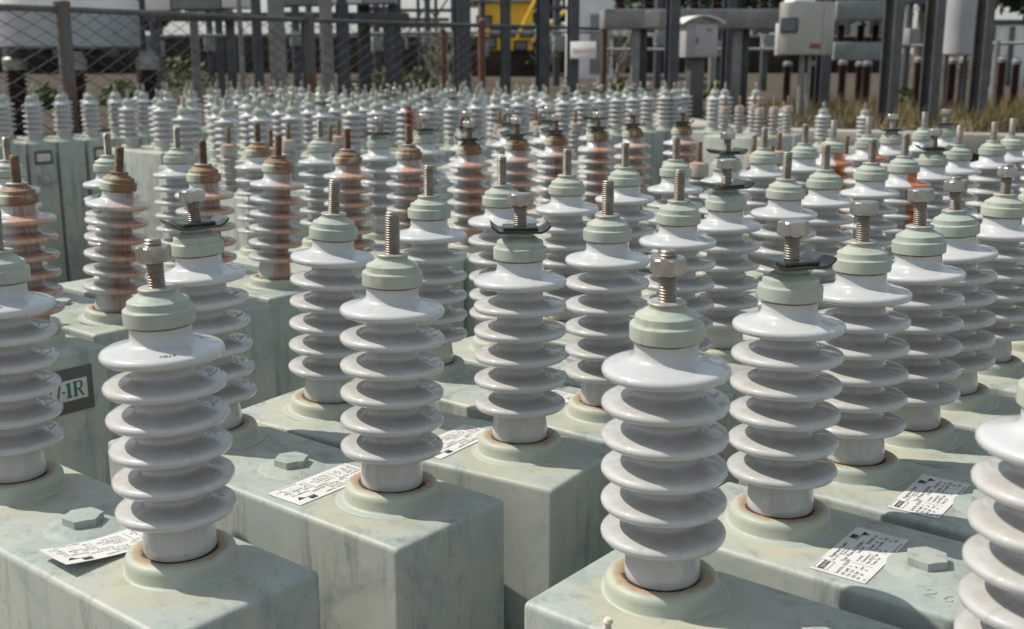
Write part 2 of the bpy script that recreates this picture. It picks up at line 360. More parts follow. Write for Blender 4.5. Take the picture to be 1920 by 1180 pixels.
def hexnut(bm, z0, h, rc, hole=None, bev=0.0016, dome=True):
    ap = rc * math.cos(math.pi / 6); n = 6; rings = []
    def ring(f, z, s): return [bm.verts.new((f(i)[0], f(i)[1], z)) for i in range(s)]
    hexp = lambda r, s: (lambda i: (r * math.cos(2 * math.pi * i / s), r * math.sin(2 * math.pi * i / s)))
    S = 24
    def rim(shrink):
        out = []
        for i in range(S):
            a = 2 * math.pi * i / S; b = (a % (math.pi / 3)) - math.pi / 6
            rr = ap / math.cos(b); out.append((min(rr, shrink), a))
        return out
    big = rim(9); small = rim(ap * 1.0)
    lv = []
    for lst, z in ((small, z0), (big, z0 + bev), (big, z0 + h - bev), (small, z0 + h)):
        lv.append([bm.verts.new((r * math.cos(a), r * math.sin(a), z)) for r, a in lst])
    for a, b in zip(lv, lv[1:]):
        for i in range(S): j = (i + 1) % S; bm.faces.new([a[i], a[j], b[j], b[i]])
    bm.faces.new(lv[0][::-1]); bm.faces.new(lv[-1])
def nut_mesh(z0):
    bm = bmesh.new(); hexnut(bm, z0, 0.0150, 0.0163); return mesh('hex_nut', bm, 'nut_steel', 25)
ME['nut_low'] = nut_mesh(0.2875); ME['nut_top'] = nut_mesh(0.2945); ME['nut_mid'] = nut_mesh(0.2895)
def mark_mesh():
    bm = bmesh.new(); text_into(bm, '3780', 0, 0, 0.0062, 0, 1.2, 0, 'CENTER')
    for v in bm.verts:      # lies on the top shed's slope
        a = v.co.x / 0.045; r = 0.0445 + v.co.y; v.co = Vector((r * math.cos(a), r * math.sin(a), 0.2004 + 0.0078 - (r - 0.042) * 0.175))
    for v in bm.verts: v.co.y = -v.co.y
    return mesh('maker_mark', bm, 'ink_black')
ME['mark'] = mark_mesh()
def plate_mesh():
    bm = bmesh.new(); w, t_ = 0.0265, 0.0028
    prof = [(-0.0365, 0.0082), (-0.0335, 0.0050), (-0.0285, 0.0014), (-0.025, 0.0), (0.025, 0.0), (0.0285, 0.0014), (0.0335, 0.0050), (0.0365, 0.0082)]
    lo = [(x, z + 0.2628) for x, z in prof]; up = [(x * 0.985, z + 0.2628 + t_) for x, z in prof]
    for (a, b) in zip(range(len(prof) - 1), range(1, len(prof))):
        q = [(lo[a], lo[b], up[b], up[a])][0]
        for y0, y1 in ((-w, w),):
            v = {}
            for nm, (x, z) in zip('abcd', q):
                v[nm, 0] = bm.verts.new((x, y0, z)); v[nm, 1] = bm.verts.new((x, y1, z))
            bm.faces.new([v['a', 0], v['b', 0], v['c', 0], v['d', 0]]); bm.faces.new([v['a', 1], v['d', 1], v['c', 1], v['b', 1]])
            bm.faces.new([v['a', 0], v['a', 1], v['b', 1], v['b', 0]]); bm.faces.new([v['d', 0], v['c', 0], v['c', 1], v['d', 1]])
            if a == 0: bm.faces.new([v['a', 0], v['d', 0], v['d', 1], v['a', 1]])
            if b == len(prof) - 1: bm.faces.new([v['b', 0], v['b', 1], v['c', 1], v['c', 0]])
    bmesh.ops.remove_doubles(bm, verts=bm.verts, dist=1e-5)
    box(bm, (0, 0, 0.2628 + t_ + 0.0022), (0.042, 0.040, 0.0042), 0.0012)
    return mesh('clamp_plate', bm, 'plate_dark', 30)
ME['plate'] = plate_mesh()

def tank_mesh(L, W, H, bev=0.0065, segs=4):
    bm = bmesh.new(); box(bm, (0, 0, H / 2), (L, W, H), bev, segs=segs)
    return mesh('tank', bm, 'tank_paint', 60)
TL, TW = 0.535, 0.176
ME['tank', 'hi'] = tank_mesh(TL, TW, TOPZ)
ME['tank', 'lo'] = tank_mesh(TL, TW, TOPZ, 0.009, 2)
def plug_mesh():
    bm = bmesh.new(); hexnut(bm, 0.0035, 0.0100, 0.0212, bev=0.0004)
    lathe(bm, [(0.045, -0.001), (0.038, 0.001), (0.027, 0.0045), (0.0, 0.005)], 32)
    return mesh('filler_plug', bm, 'tank_paint', 25)
ME['plug'] = plug_mesh()
# paper rating label: X = reading direction, Y = up, 0.125 x 0.056
def label_meshes(curl):
    lx, ly = 0.125, 0.056
    bm = bmesh.new(); n = 10; grid = {}
    hz = lambda x, y: (0.010 * max(0.0, (x / lx - 0.35) / 0.65) ** 1.6 + 0.004 * max(0, y / ly - 0.6)) if curl else 0.0
    for i in range(n + 1):
        for j in range(5):
            x, y = lx * i / n, ly * j / 4
            for k in (0, 1): grid[i, j, k] = bm.verts.new((x - lx / 2, y - ly / 2, hz(x, y) + 0.0004 * k))
    for i in range(n):
        for j in range(4):
            bm.faces.new([grid[i, j, 1], grid[i + 1, j, 1], grid[i + 1, j + 1, 1], grid[i, j + 1, 1]])
            bm.faces.new([grid[i, j, 0], grid[i, j + 1, 0], grid[i + 1, j + 1, 0], grid[i + 1, j, 0]])
    for i in range(n):
        for j in (0, 4): bm.faces.new([grid[i, j, 0], grid[i + 1, j, 0], grid[i + 1, j, 1], grid[i, j, 1]])
    for j in range(4):
        for i in (0, n): bm.faces.new([grid[i, j, 0], grid[i, j + 1, 0], grid[i, j + 1, 1], grid[i, j, 1]])
    sheet = mesh('rating_label', bm, 'label_white')
    bm = bmesh.new()
    def tx(s, x, y, sz, sx=1.0): text_into(bm, s, x - lx / 2, y - ly / 2, sz, 0.0, sx)
    def bar(x0, y0, x1, y1):
        vs = [bm.verts.new((x - lx / 2, y - ly / 2, 0)) for x, y in ((x0, y0), (x1, y0), (x1, y1), (x0, y1))]; bm.faces.new(vs)
    # dark block in a thin frame, top left
    for q in ((0.005, 0.0545, 0.027, 0.0549), (0.005, 0.0405, 0.027, 0.0409), (0.005, 0.0409, 0.0054, 0.0545), (0.0266, 0.0409, 0.027, 0.0545), (0.006, 0.0448, 0.026, 0.0508)): bar(*q)
    tx('Regelmeters GmbH', 0.036, 0.0475, 0.0056, 0.95); tx('Serv. Ltd. Cap. Works', 0.030, 0.0435, 0.0036, 1.1); tx('Telefon 0421', 0.048, 0.0402, 0.0036)
    tx('Type  Phase & QUADRI 1', 0.034, 0.0345, 0.0056, 1.0)
    bar(0.094, 0.0455, 0.104, 0.0525); bar(0.092, 0.0435, 0.116, 0.0443)
    bm.faces.new([bm.verts.new((x - lx / 2, y - ly / 2, 0)) for x, y in ((0.106, 0.0445), (0.117, 0.0445), (0.1115, 0.037))])
    tx('Serial No. 0223079', 0.004, 0.0295, 0.0048); tx('Standard', 0.062, 0.0295, 0.0048); tx('ANSI/IEEE Std', 0.088, 0.0295, 0.0046)
    rows = [('UN', '6640', 'V', 'in series', 'Weight', '60', 'Hz'), ('CN', '12.0', 'uF', 'Connection I', 'Year made', '700', 'NFB'),
            ('QN', '200', 'kvar', 'Non PCB Type', '14', '/', '95'), ('IN', '30', 'A', 'Temp. Cat.', '-40', '/', '+50 C')]
    for i, row in enumerate(rows):
        y = 0.0235 - i * 0.0052
        for s, x in zip(row, (0.004, 0.013, 0.026, 0.043, 0.078, 0.097, 0.108)): tx(s, x, y, 0.0046)
    bar(0.037, 0.006, 0.0374, 0.028); bar(0.076, 0.006, 0.0764, 0.028)
    tx('Made in Germany', 0.084, 0.002, 0.0038); tx('TC', 0.004, 0.002, 0.0036)
    k = len(bm.faces); text_into(bm, 'NAYN', 0.0075 - lx / 2, 0.0455 - ly / 2, 0.0058, 0.00015, 1.15); bm.faces.ensure_lookup_table()
    for f in bm.faces[k:]: f.material_index = 1
    for v in bm.verts:
        v.co.z += hz(v.co.x + lx / 2, v.co.y + ly / 2) + 0.0007
    return sheet, mesh('lettering', bm, ['ink_black', 'label_white'])
ME['label'] = label_meshes(False); ME['label_curl'] = label_meshes(True)

def add_bushing(unit, x, y, z, lod, hw, rust, rot, lean, prot=None):
    """one insulator with all that is screwed onto it; hw = 'bare', 'nut', 'nut_top', 'nut_mid', 'plate'"""
    ang = unit.rotation_euler[2]
    eu = (Matrix.Rotation(-ang, 3, 'Z') @ Matrix.Rotation(lean[0], 3, 'Y') @ Matrix.Rotation(lean[1], 3, 'X') @ Matrix.Rotation(ang + rot, 3, 'Z')).to_euler()
    ins = obj('insulator', ME['ins', lod], unit, (x, y, z), eu,
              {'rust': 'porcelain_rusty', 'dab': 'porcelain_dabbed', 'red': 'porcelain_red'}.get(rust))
    obj('base_flange', ME['flg', lod], ins)
    obj('metal_cap', ME['cap', lod], ins, mat='cap_rusty' if rust in ('rust', 'capr') else None)
    if lod == 'hi' and rnd.random() < 0.15:
        obj('maker_mark', ME['mark'], ins, (0, 0, 0), (0, 0, -1.2 + rnd.uniform(-0.5, 0.5) - rot - ang))
    obj('threaded_stud', ME['stud', lod], ins, mat='stud_rust' if rust in ('rust', 'capr') else None)
    obj('washer', ME['wash', lod], ins, mat='stud_rust' if rust == 'rust' and rnd.random() < 0.5 else None)
    if hw == 'plate':
        obj('clamp_plate', ME['plate'], ins, rot=(0, 0, (rnd.uniform(-0.7, 0.7) if prot is None else prot) - rot - ang))
        obj('hex_nut', ME['nut_top'], ins, rot=(0, 0, rnd.uniform(0, 1)))
    elif hw == 'nut': obj('hex_nut', ME['nut_low'], ins, rot=(0, 0, 0.15))
    elif hw == 'nut_top': obj('hex_nut', ME['nut_top'], ins, rot=(0, 0, rnd.uniform(0, 1)))
    elif hw == 'nut_mid': obj('hex_nut', ME['nut_mid'], ins, rot=(0, 0, rnd.uniform(0, 1)))
    return ins

def capacitor(right, left, label, group, flip, hw=('bare', 'bare'), rust=(None, None), lod='hi', paper=True, dz=0.0, yoff=0.010, plug=True, lean=(0, 0), prot=(None, None), shift=0.0):
    """right / left: plan positions of the two bushing centres; flip turns the tank end for end"""
    a, b = Vector(right), Vector(left); mid = (a + b) / 2; d = a - b
    ang = math.atan2(d.y, d.x) + (math.pi if flip else 0)
    ex = Vector((math.cos(ang), math.sin(ang))); ey = Vector((-ex.y, ex.x))
    c = mid - V * yoff
    u = thing('power_capacitor', label, 'capacitor', (c.x, c.y, dz), ang, group)
    obj('tank', ME['tank', lod], u, (-shift if flip else shift, 0, 0))
    for pos, h, ru, end in ((a, hw[0], rust[0], 0), (b, hw[1], rust[1], 1)):
        q = pos - c
        rot = (UA - ang) if ru else rnd.uniform(0, 6.28)
        if ru == 'rust' and a.y > 2.55: rot -= 0.4
        if ru == 'dab': rot = (UA - ang) - 0.35
        tl = (lean[end] + rnd.uniform(-0.014, 0.014), rnd.uniform(-0.02, 0.02))
        add_bushing(u, q.dot(ex), q.dot(ey), BZ, lod, h, ru, rot, tl, prot[end])
    if plug: obj('filler_plug', ME['plug'], u, (0.0, 0.0, TOPZ), (0, 0, rnd.uniform(0, 1.05)))
    if paper:
        sh, tx = ME['label_curl' if paper == 'curl' else 'label']
        # label reads along local +y, its top towards local -x
        lo = obj('rating_label', sh, u, (-0.072 if flip else -0.062, 0.012 * (1 if flip else -1), TOPZ + 0.0006), (0, 0, math.pi / 2 + rnd.uniform(-0.04, 0.04)))
        obj('lettering', tx, lo)
    return u

def ray(px, py):
    cx, cy = (px - 960) / 2120, (py - 590) / 2120; p = R(PITCH)
    return Vector((cx, math.cos(p) - cy * math.sin(p), -math.sin(p) - cy * math.cos(p)))
def snap(P, v):
    """slide a plan point along its sight line until it lies on lattice row v"""
    P = Vector(P); return P * (v / P.dot(V))
ORD = ['first', 'second', 'third', 'fourth', 'fifth', 'sixth', 'seventh', 'eighth', 'ninth', 'tenth', 'eleventh', 'twelfth', 'thirteenth', 'fourteenth',
       'fifteenth', 'sixteenth', 'seventeenth', 'eighteenth', 'nineteenth', 'twentieth', 'twenty-first', 'twenty-second', 'twenty-third', 'twenty-fourth']
OFF = -U * 0.326
# --- middle rank (starts at the lower left, runs away to the right)
GM = 'capacitors in the rank running from lower left to upper right'
capacitor((-0.328, 1.039), (-0.580, 1.243), 'pale green capacitor at lower left with a nut low on its stud and lifted label', GM, True, ('nut', 'bare'), paper='curl', lean=(-0.008, 0.035), shift=0.012)
capacitor((-0.137, 1.215), (-0.391, 1.42), 'pale green capacitor with a bare stud, just right of the one with the lifted label', GM, True, ('bare', 'plate'), lean=(0.015, -0.05), prot=(None, 0.55))
capacitor((0.01, 1.376), (-0.261, 1.546), 'pale green capacitor in the centre with a dark clamp plate on its nearer stud', GM, True, ('plate', 'bare'), lean=(0.01, 0.06), prot=(0.05, None))
mid_rank = [((0.132, 1.524), (-0.125, 1.691), 'bare', 'bare'), ((0.242, 1.637), (-0.015, 1.869), 'bare', 'bare'), ((0.347, 1.813), (0.096, 1.95), 'plate', 'bare'),
            ((0.465, 1.934), (0.219, 2.166), 'bare', 'bare'), ((0.585, 2.111), None, 'bare', 'bare'), ((0.717, 2.258), None, 'bare', 'plate'),
            ((0.832, 2.407), None, 'bare', 'bare'), ((0.954, 2.576), (0.71, 2.771), 'plate', 'bare'), ((1.071, 2.745), (0.822, 2.936), 'bare', 'bare'),
            ((1.217, 2.879), (0.958, 3.058), 'bare', 'bare'), ((1.321, 3.011), (1.076, 3.224), 'bare', 'plate'), ((1.44, 3.12), (1.196, 3.314), 'bare', 'bare'),
            ((1.56, 3.27), (1.317, 3.469), 'bare', 'plate')]
for k, (a, b, ha, hb_) in enumerate(mid_rank):
    v = 1.272 + 0.191 * k
    A = snap(a, v); B = snap(b, v + 0.0) if b else A + OFF
    if (A - B).length > 0.36 or (A - B).length < 0.29: B = A + (B - A).normalized() * 0.326
    hwtxt = {'barebare': 'two bare studs', 'platebare': 'a clamp plate on its right stud', 'bareplate': 'a clamp plate on its left stud'}[ha + hb_]
    capacitor(A, B, 'green capacitor with %s, %s behind the central clamp-plate one' % (hwtxt, ORD[k]), GM, True,
              (ha, hb_), ('dab' if k == 6 else None, 'dab' if k in (8, 9) else None), 'hi' if k < 8 else 'lo', paper=k < 2, prot=(0.45, 0.2) if k == 2 else (None, None))
# --- right rank
GR = 'capacitors in the rank at lower right'
right_rank = [((0.141, 0.981), 'nut', 'pale green capacitor nearest the camera, right of centre, a nut low on its stud'),
              ((0.289, 1.143), 'plate', 'pale green capacitor with a clamp plate and 26 pencilled on its top'),
              ((0.415, 1.298), 'nut_top', 'pale green capacitor with a shiny nut at its stud tip, behind the pencilled 26'),
              ((0.529, 1.425), 'nut_top', 'pale green capacitor with a nut at its stud tip, fourth from front on the right'),
              ((0.642, 1.584), 'nut_mid', 'pale green capacitor with a nut near its stud tip, fifth from front on the right'),
              ((0.765, 1.758), 'nut_mid', 'pale green capacitor at the right edge with a nut over a bare washer'),
              ((0.89, 1.90), 'bare', 'pale green capacitor cut by the right edge, rearmost of the right rank')]
RU = {}
for k, (a, h, lab) in enumerate(right_rank):
    RU[k] = capacitor(Vector(a) + U * 0.326, a, lab, GR, k == 0, ('bare', h), paper=k < 3, prot=(None, 0.35), lean=(0.0, (-0.015, 0.0, -0.01, -0.03, -0.06, 0.0, 0.0)[k]), shift=0.014 if k == 0 else 0.0)
def pencil(bm):
    def stroke(pts):
        for p, q in zip(pts, pts[1:]): tube(bm, (p[0], p[1], 0), (q[0], q[1], 0), 0.0005, seg=4)
    stroke([(0.000, 0.013), (0.003, 0.017), (0.008, 0.017), (0.010, 0.013), (0.006, 0.007), (0.000, 0.001), (0.011, 0.001)])
    stroke([(0.024, 0.014), (0.020, 0.010), (0.018, 0.004), (0.021, 0.000), (0.026, 0.002), (0.026, 0.006), (0.021, 0.007), (0.018, 0.004)])
    stroke([(0.036, 0.010), (0.042, 0.012), (0.038, 0.006), (0.044, 0.004), (0.037, 0.000)]); stroke([(0.046, 0.011), (0.049, 0.003), (0.054, 0.012)])
one('pencil_mark', 'pencil_grey', pencil, RU[1], (0.018, -0.062, TOPZ + 0.0002), (0, 0, 0.05))
def pencil2(bm):
    pts = [(0.000, 0.013), (0.003, 0.017), (0.008, 0.017), (0.010, 0.013), (0.006, 0.007), (0.000, 0.001), (0.011, 0.001)]
    for p, q in zip(pts, pts[1:]): tube(bm, (p[0], p[1], 0), (q[0], q[1], 0), 0.0005, seg=4)
one('pencil_mark', 'pencil_grey', pencil2, RU[2], (0.035, -0.055, TOPZ + 0.0002))
# --- left rank, rust-streaked
GL = 'rust-streaked capacitors in the rank behind on the left'
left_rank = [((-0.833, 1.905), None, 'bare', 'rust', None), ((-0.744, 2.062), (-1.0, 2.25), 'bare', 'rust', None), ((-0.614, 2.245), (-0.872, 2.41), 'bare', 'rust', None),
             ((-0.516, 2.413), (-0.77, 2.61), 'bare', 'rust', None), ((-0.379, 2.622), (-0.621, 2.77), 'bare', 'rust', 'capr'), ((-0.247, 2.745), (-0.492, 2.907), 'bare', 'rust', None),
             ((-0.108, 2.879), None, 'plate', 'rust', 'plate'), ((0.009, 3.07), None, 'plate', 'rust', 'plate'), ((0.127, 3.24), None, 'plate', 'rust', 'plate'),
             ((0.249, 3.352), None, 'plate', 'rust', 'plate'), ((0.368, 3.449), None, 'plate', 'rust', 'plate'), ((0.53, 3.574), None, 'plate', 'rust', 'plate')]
LU = {}
for k, (a, b, h, ru, ru2) in enumerate(left_rank):
    v = 0.965 + 0.2 * k if k < 4 else 1.795 + 0.191 * (k - 4)
    A = snap(a, v); B = snap(b, v) if b else A + OFF
    if (A - B).length > 0.36 or (A - B).length < 0.29: B = A + (B - A).normalized() * 0.326
    h2 = 'plate' if ru2 == 'plate' else 'bare'; r2 = 'capr' if ru2 == 'capr' else None
    lab = ('rust-streaked green capacitor with a 1R number plate on its end, left edge' if k == 0 else
           'rust-streaked green capacitor with %s, %s behind the 1R plate' % ('clamp plates' if h == 'plate' else 'bare studs', ORD[k - 1]))
    LU[k] = capacitor(A, B, lab, GL, True, (h, h2), (ru, r2), 'hi' if k < 6 else 'lo', paper=False, lean=((0.0, 0.10, 0.0, 0.07)[k] if k < 4 else 0.0, 0.0))
# number plate on the end of the first one: the end that faces +U is local -x
plate = one('number_plate', 'holder_dark', lambda bm: box(bm, (0, 0, 0), (0.118, 0.078, 0.003), 0.001), LU[0], (-TL / 2 - 0.0015, 0.004, TOPZ - 0.066), (R(90), 0, R(-90)))
one('number_card', 'label_cream', lambda bm: box(bm, (0, 0, 0), (0.094, 0.036, 0.001), 0.0003), plate, (0.0, 0.001, 0.0022))
def glyphs(bm):
    def poly(pts):
        a = [bm.verts.new((x, y, 0)) for x, y in pts]; bm.faces.new(a)
    z = 0.0
    # 1
    poly([(0.006, 0), (0.016, 0), (0.016, 0.0028), (0.006, 0.0028)]); poly([(0.0078, 0.0028), (0.0142, 0.0028), (0.0142, 0.027), (0.0078, 0.027)]); poly([(0.005, 0.022), (0.0085, 0.0235), (0.0085, 0.027), (0.005, 0.0245)])
    # R
    poly([(0.019, 0), (0.027, 0), (0.027, 0.0025), (0.019, 0.0025)]); poly([(0.0200, 0.0025), (0.0258, 0.0025), (0.0258, 0.0275), (0.0200, 0.0275)]); poly([(0.0188, 0.0250), (0.0205, 0.0250), (0.0205, 0.0275), (0.0188, 0.0275)])
    poly([(0.0253, 0.0250), (0.0315, 0.0250), (0.0335, 0.0275), (0.0253, 0.0275)]); poly([(0.0253, 0.0125), (0.0335, 0.0125), (0.0315, 0.0150), (0.0253, 0.0150)])
    poly([(0.0315, 0.0150), (0.0335, 0.0125), (0.0368, 0.0165), (0.0368, 0.0235), (0.0335, 0.0275), (0.0315, 0.0250), (0.0325, 0.0232), (0.0325, 0.0168)])
    poly([(0.0275, 0.0125), (0.0322, 0.0125), (0.0372, 0.0028), (0.0392, 0.0028), (0.0392, 0), (0.0345, 0)])
    # - and 7
    poly([(-0.0015, 0.010), (0.0035, 0.010), (0.0035, 0.0135), (-0.0015, 0.0135)])
    poly([(-0.013, 0), (-0.0085, 0), (-0.0035, 0.024), (-0.0035, 0.0275), (-0.016, 0.0275), (-0.016, 0.0235), (-0.0075, 0.0235)])
    text_into(bm, '2', -0.032, 0.0, 0.037, 0.0, 0.75)
    for v in bm.verts: v.co.x -= 0.002
gl = one('lettering', 'ink_teal', glyphs, plate, (0.0035, -0.012, 0.0030))
one('cyan_mark', 'cyan_paint', lambda bm: lathe(bm, [(0.0, 0.0005), (0.017, 0.0004), (0.019, 0.0)], 20), LU[3], (0.02, 0.045, TOPZ + 0.0002))
# --- short units with grey-capped small insulators
SMALL = [(0.0, 0.0), (0.024, 0.0), (0.021, 0.012)]
for k in range(5):
    z = 0.020 + 0.0225 * k; SMALL += [(0.028, z - 0.003), (0.0335, z - 0.001), (0.0335, z + 0.0015), (0.028, z + 0.0035), (0.0185, z + 0.006)]
    if k < 4: SMALL += [(0.0180, z + 0.017)]
SMALL += [(0.019, 0.124), (0.0, 0.124)]
ME['s_ins'] = L_('insulator', SMALL, 24, 'porcelain_grimy', 70)
ME['s_cap'] = L_('metal_cap', [(0.0, 0.123), (0.0285, 0.123), (0.0290, 0.146), (0.0275, 0.152), (0.0270, 0.158), (0.0120, 0.163), (0.0, 0.163)], 20, 'cap_grey_rusty', 35)
ME['s_stud'] = L_('threaded_stud', stud_prof(0.16, 0.218, False), 10, 'stud_rust', 60)
ME['s_tank'] = tank_mesh(0.40, 0.150, TOPZ, 0.008, 2)
def short_unit(c, label, group, h):
    u = thing('power_capacitor', label, 'capacitor', (c.x, c.y, 0), UA, group)
    obj('tank', ME['s_tank'], u, scale=(1, 1, h / TOPZ))
    for x in (-0.11, 0.11):
        ins = obj('insulator', ME['s_ins'], u, (x, 0, h), (0, 0, rnd.uniform(0, 6)), None)
        obj('metal_cap', ME['s_cap'], ins); obj('threaded_stud', ME['s_stud'], ins)
UV = lambda u, v: U * u + V * v
SH = CAMH - 0.30 - 0.160
GS = 'short capacitors with grey rusty caps in the gap behind the rust-streaked rank'
vs_ = [2.40, 2.66, 2.90, 3.12, 3.34, 3.60, 3.84, 4.10]
for k, v in enumerate(vs_):
    short_unit(UV(-3.06, v), 'short capacitor with grey rusty caps, %s from left behind the rust-streaked rank' % ORD[k], GS, SH)
for k, v in enumerate((2.82, 2.985, 3.15, 3.32)):
    short_unit(UV(-1.49, v), 'short capacitor with rusty grey caps, %s along the gap between the long ranks' % ORD[k], 'short capacitors between the two long ranks', SH)
for k, v in enumerate((5.90, 6.08, 6.26)):
    short_unit(UV(-3.08, v), 'short rusty-capped capacitor beside the rear right tanks, %s from the left' % ORD[k], 'short capacitors at the rear right', SH)
# --- far ranks
FZ = CAMH - 0.51 - BZ
def far_rank(u, v0, n, rank, group, step=0.196, plates=(), odd=None, skip=(), number=()):
    for k in range(n):
        if k in skip: continue
        A = UV(u + rnd.uniform(-0.015, 0.015), v0 + step * k)
        ru = (odd or {}).get(k)
        hw = ('plate' if k in plates else 'bare', 'plate' if k in plates and rnd.random() < 0.4 else 'bare')
        lab = 'pale green capacitor, %s from the left in %s' % (ORD[k], rank)
        if ru == 'red': lab = 'pale green capacitor with a dark red streaked insulator, in the nearest far rank'
        un = capacitor(A, A + OFF, lab, group, True, hw, (ru, None), 'lo', paper=False, dz=FZ, plug=False)
        if k in number:
            pl = one('number_plate', 'holder_dark', lambda bm: box(bm, (0, 0, 0), (0.118, 0.085, 0.003), 0.001), un, (-TL / 2 - 0.0015, 0.0, TOPZ - 0.09), (R(90), 0, R(-90)))
            one('number_card', 'label_white', lambda bm: box(bm, (0, 0, 0), (0.086, 0.044, 0.001), 0.0003), pl, (0.0, 0.0, 0.0022))
            def nm(bm, kk=k): text_into(bm, '27-%dR' % (kk + 2), -0.038, -0.012, 0.030, 0.0, 0.95)
            one('lettering', 'ink_red', nm, pl, (0.0, 0.0, 0.0030))
            one('earth_lug', 'tank_paint', lambda bm: box(bm, (0, 0, 0), (0.04, 0.09, 0.05), 0.006), un, (-TL / 2 - 0.02, 0.0, TOPZ - 0.22))
far_rank(-4.36, 3.30, 12, 'the nearest far rank left of centre', 'capacitors in the nearest far rank', plates=(3, 7, 8), odd={6: 'red'})
far_rank(-4.30, 5.68, 9, 'the nearest far rank right of centre', 'capacitors in the nearest far rank', plates=(1, 2, 3, 5, 6))
far_rank(-4.93, 4.0, 13, 'the rank wedged behind the nearest far rank', 'capacitors wedged between the far ranks', plates=(5,))
far_rank(-5.50, 3.72, 16, 'the second far rank', 'capacitors in the second far rank', plates=(4, 9, 10))
far_rank(-6.70, 3.42, 14, 'the hindmost rank along the fence', 'capacitors in the hindmost rank', number=(1, 3, 4))
for k, (x, d) in enumerate(((1333, 8.0), (1352, 8.25), (1410, 8.15), (1240, 8.9), (1180, 9.2), (1120, 9.0), (1060, 9.1))):
    P = Vector(((x - 960) / 2120 * d, d))
    capacitor(P, P + OFF, ['pale tank with two white insulators standing rearmost right of centre', 'pale tank tucked behind the rearmost right pair', 'pale rust-spotted tank at the right end of the far ranks',
              'pale tank behind the far ranks, right of the danger sign', 'pale tank behind the far ranks, under the grey cabinet', 'pale tank behind the far ranks, below the danger sign', 'pale tank behind the far ranks, left of the danger sign'][k],
              'loose capacitors behind the far ranks', True, ('bare', 'bare'), lod='lo', paper=False, dz=FZ, plug=False)
for k, (x, d) in enumerate(((1535, 8.8), (1612, 8.7))):
    P = Vector(((x - 960) / 2120 * d, d))
    capacitor(P + U * 0.0, P + OFF, ['pale capacitor low by the kerb, left of the grey column', 'pale capacitor low by the kerb, against the thick grey column'][k], 'low capacitors by the kerb', True, lod='lo', paper=False, dz=CAMH - 0.675 - BZ, plug=False)
# small leavings on the tanks
tag(one('cork_stopper', 'cork_pale', lambda bm: (lathe(bm, [(0, 0), (0.0035, 0), (0.0042, 0.004), (0.003, 0.008), (0.0045, 0.011), (0.003, 0.0145), (0, 0.015)], 12)), None, (0.083, 0.905, TOPZ), (0.15, 0.1, 0)),
    'tiny pale crumbled stopper on the nearest capacitor top', 'stopper')
def leaf(bm):
    a = [bm.verts.new(p) for p in ((0, 0, 0), (0.008, 0.005, 0.003), (0.018, 0.003, 0.001), (0.024, 0, 0.004), (0.017, -0.005, 0.002), (0.007, -0.006, 0.004))]; bm.faces.new(a)
    r = bmesh.ops.extrude_face_region(bm, geom=bm.faces[:]); bmesh.ops.translate(bm, vec=(0, 0, 0.0006), verts=[v for v in r['geom'] if isinstance(v, bmesh.types.BMVert)])
tag(one('dry_leaf', 'leaf_dry', leaf, None, (0.438, 1.150, TOPZ - 0.02), (0.5, 0.1, 0.6)), 'small curled brown leaf caught between two tanks at right', 'leaf')

# ------------------------------------------------------------------ raised yard: fences, steelwork, apparatus
def at(x, d): return ((x - 960) / 2120 * d, d)
def zat(y, d): return CAMH + (100 - y) / 2120 * d
def column(x, d, w, mat, label, top=5.2, foot=True, rz=0.3, dep=None, group='steel columns of the yard'):
    X, Y = at(x, d); dep = dep or w
    t_ = thing('steel_column', label, 'column', (X, Y, TZ), rz, group)
    def f(bm):
        h = top - TZ
        box(bm, (0, 0, h / 2), (w * 0.10, dep - 0.03, h)); box(bm, (0, dep / 2 - 0.0075, h / 2), (w, 0.015, h)); box(bm, (0, -dep / 2 + 0.0075, h / 2), (w, 0.015, h))
    one('shaft', mat, f, t_)
    if foot:
        one('base_plate', 'galvanised', lambda bm: box(bm, (0, 0, 0.012), (w * 1.5, dep * 1.5, 0.024), 0.004), t_)
        one('concrete_footing', 'concrete_warm', lambda bm: box(bm, (0, 0, -0.02), (w * 2.2, dep * 2.2, 0.07), 0.012), t_)
    return t_
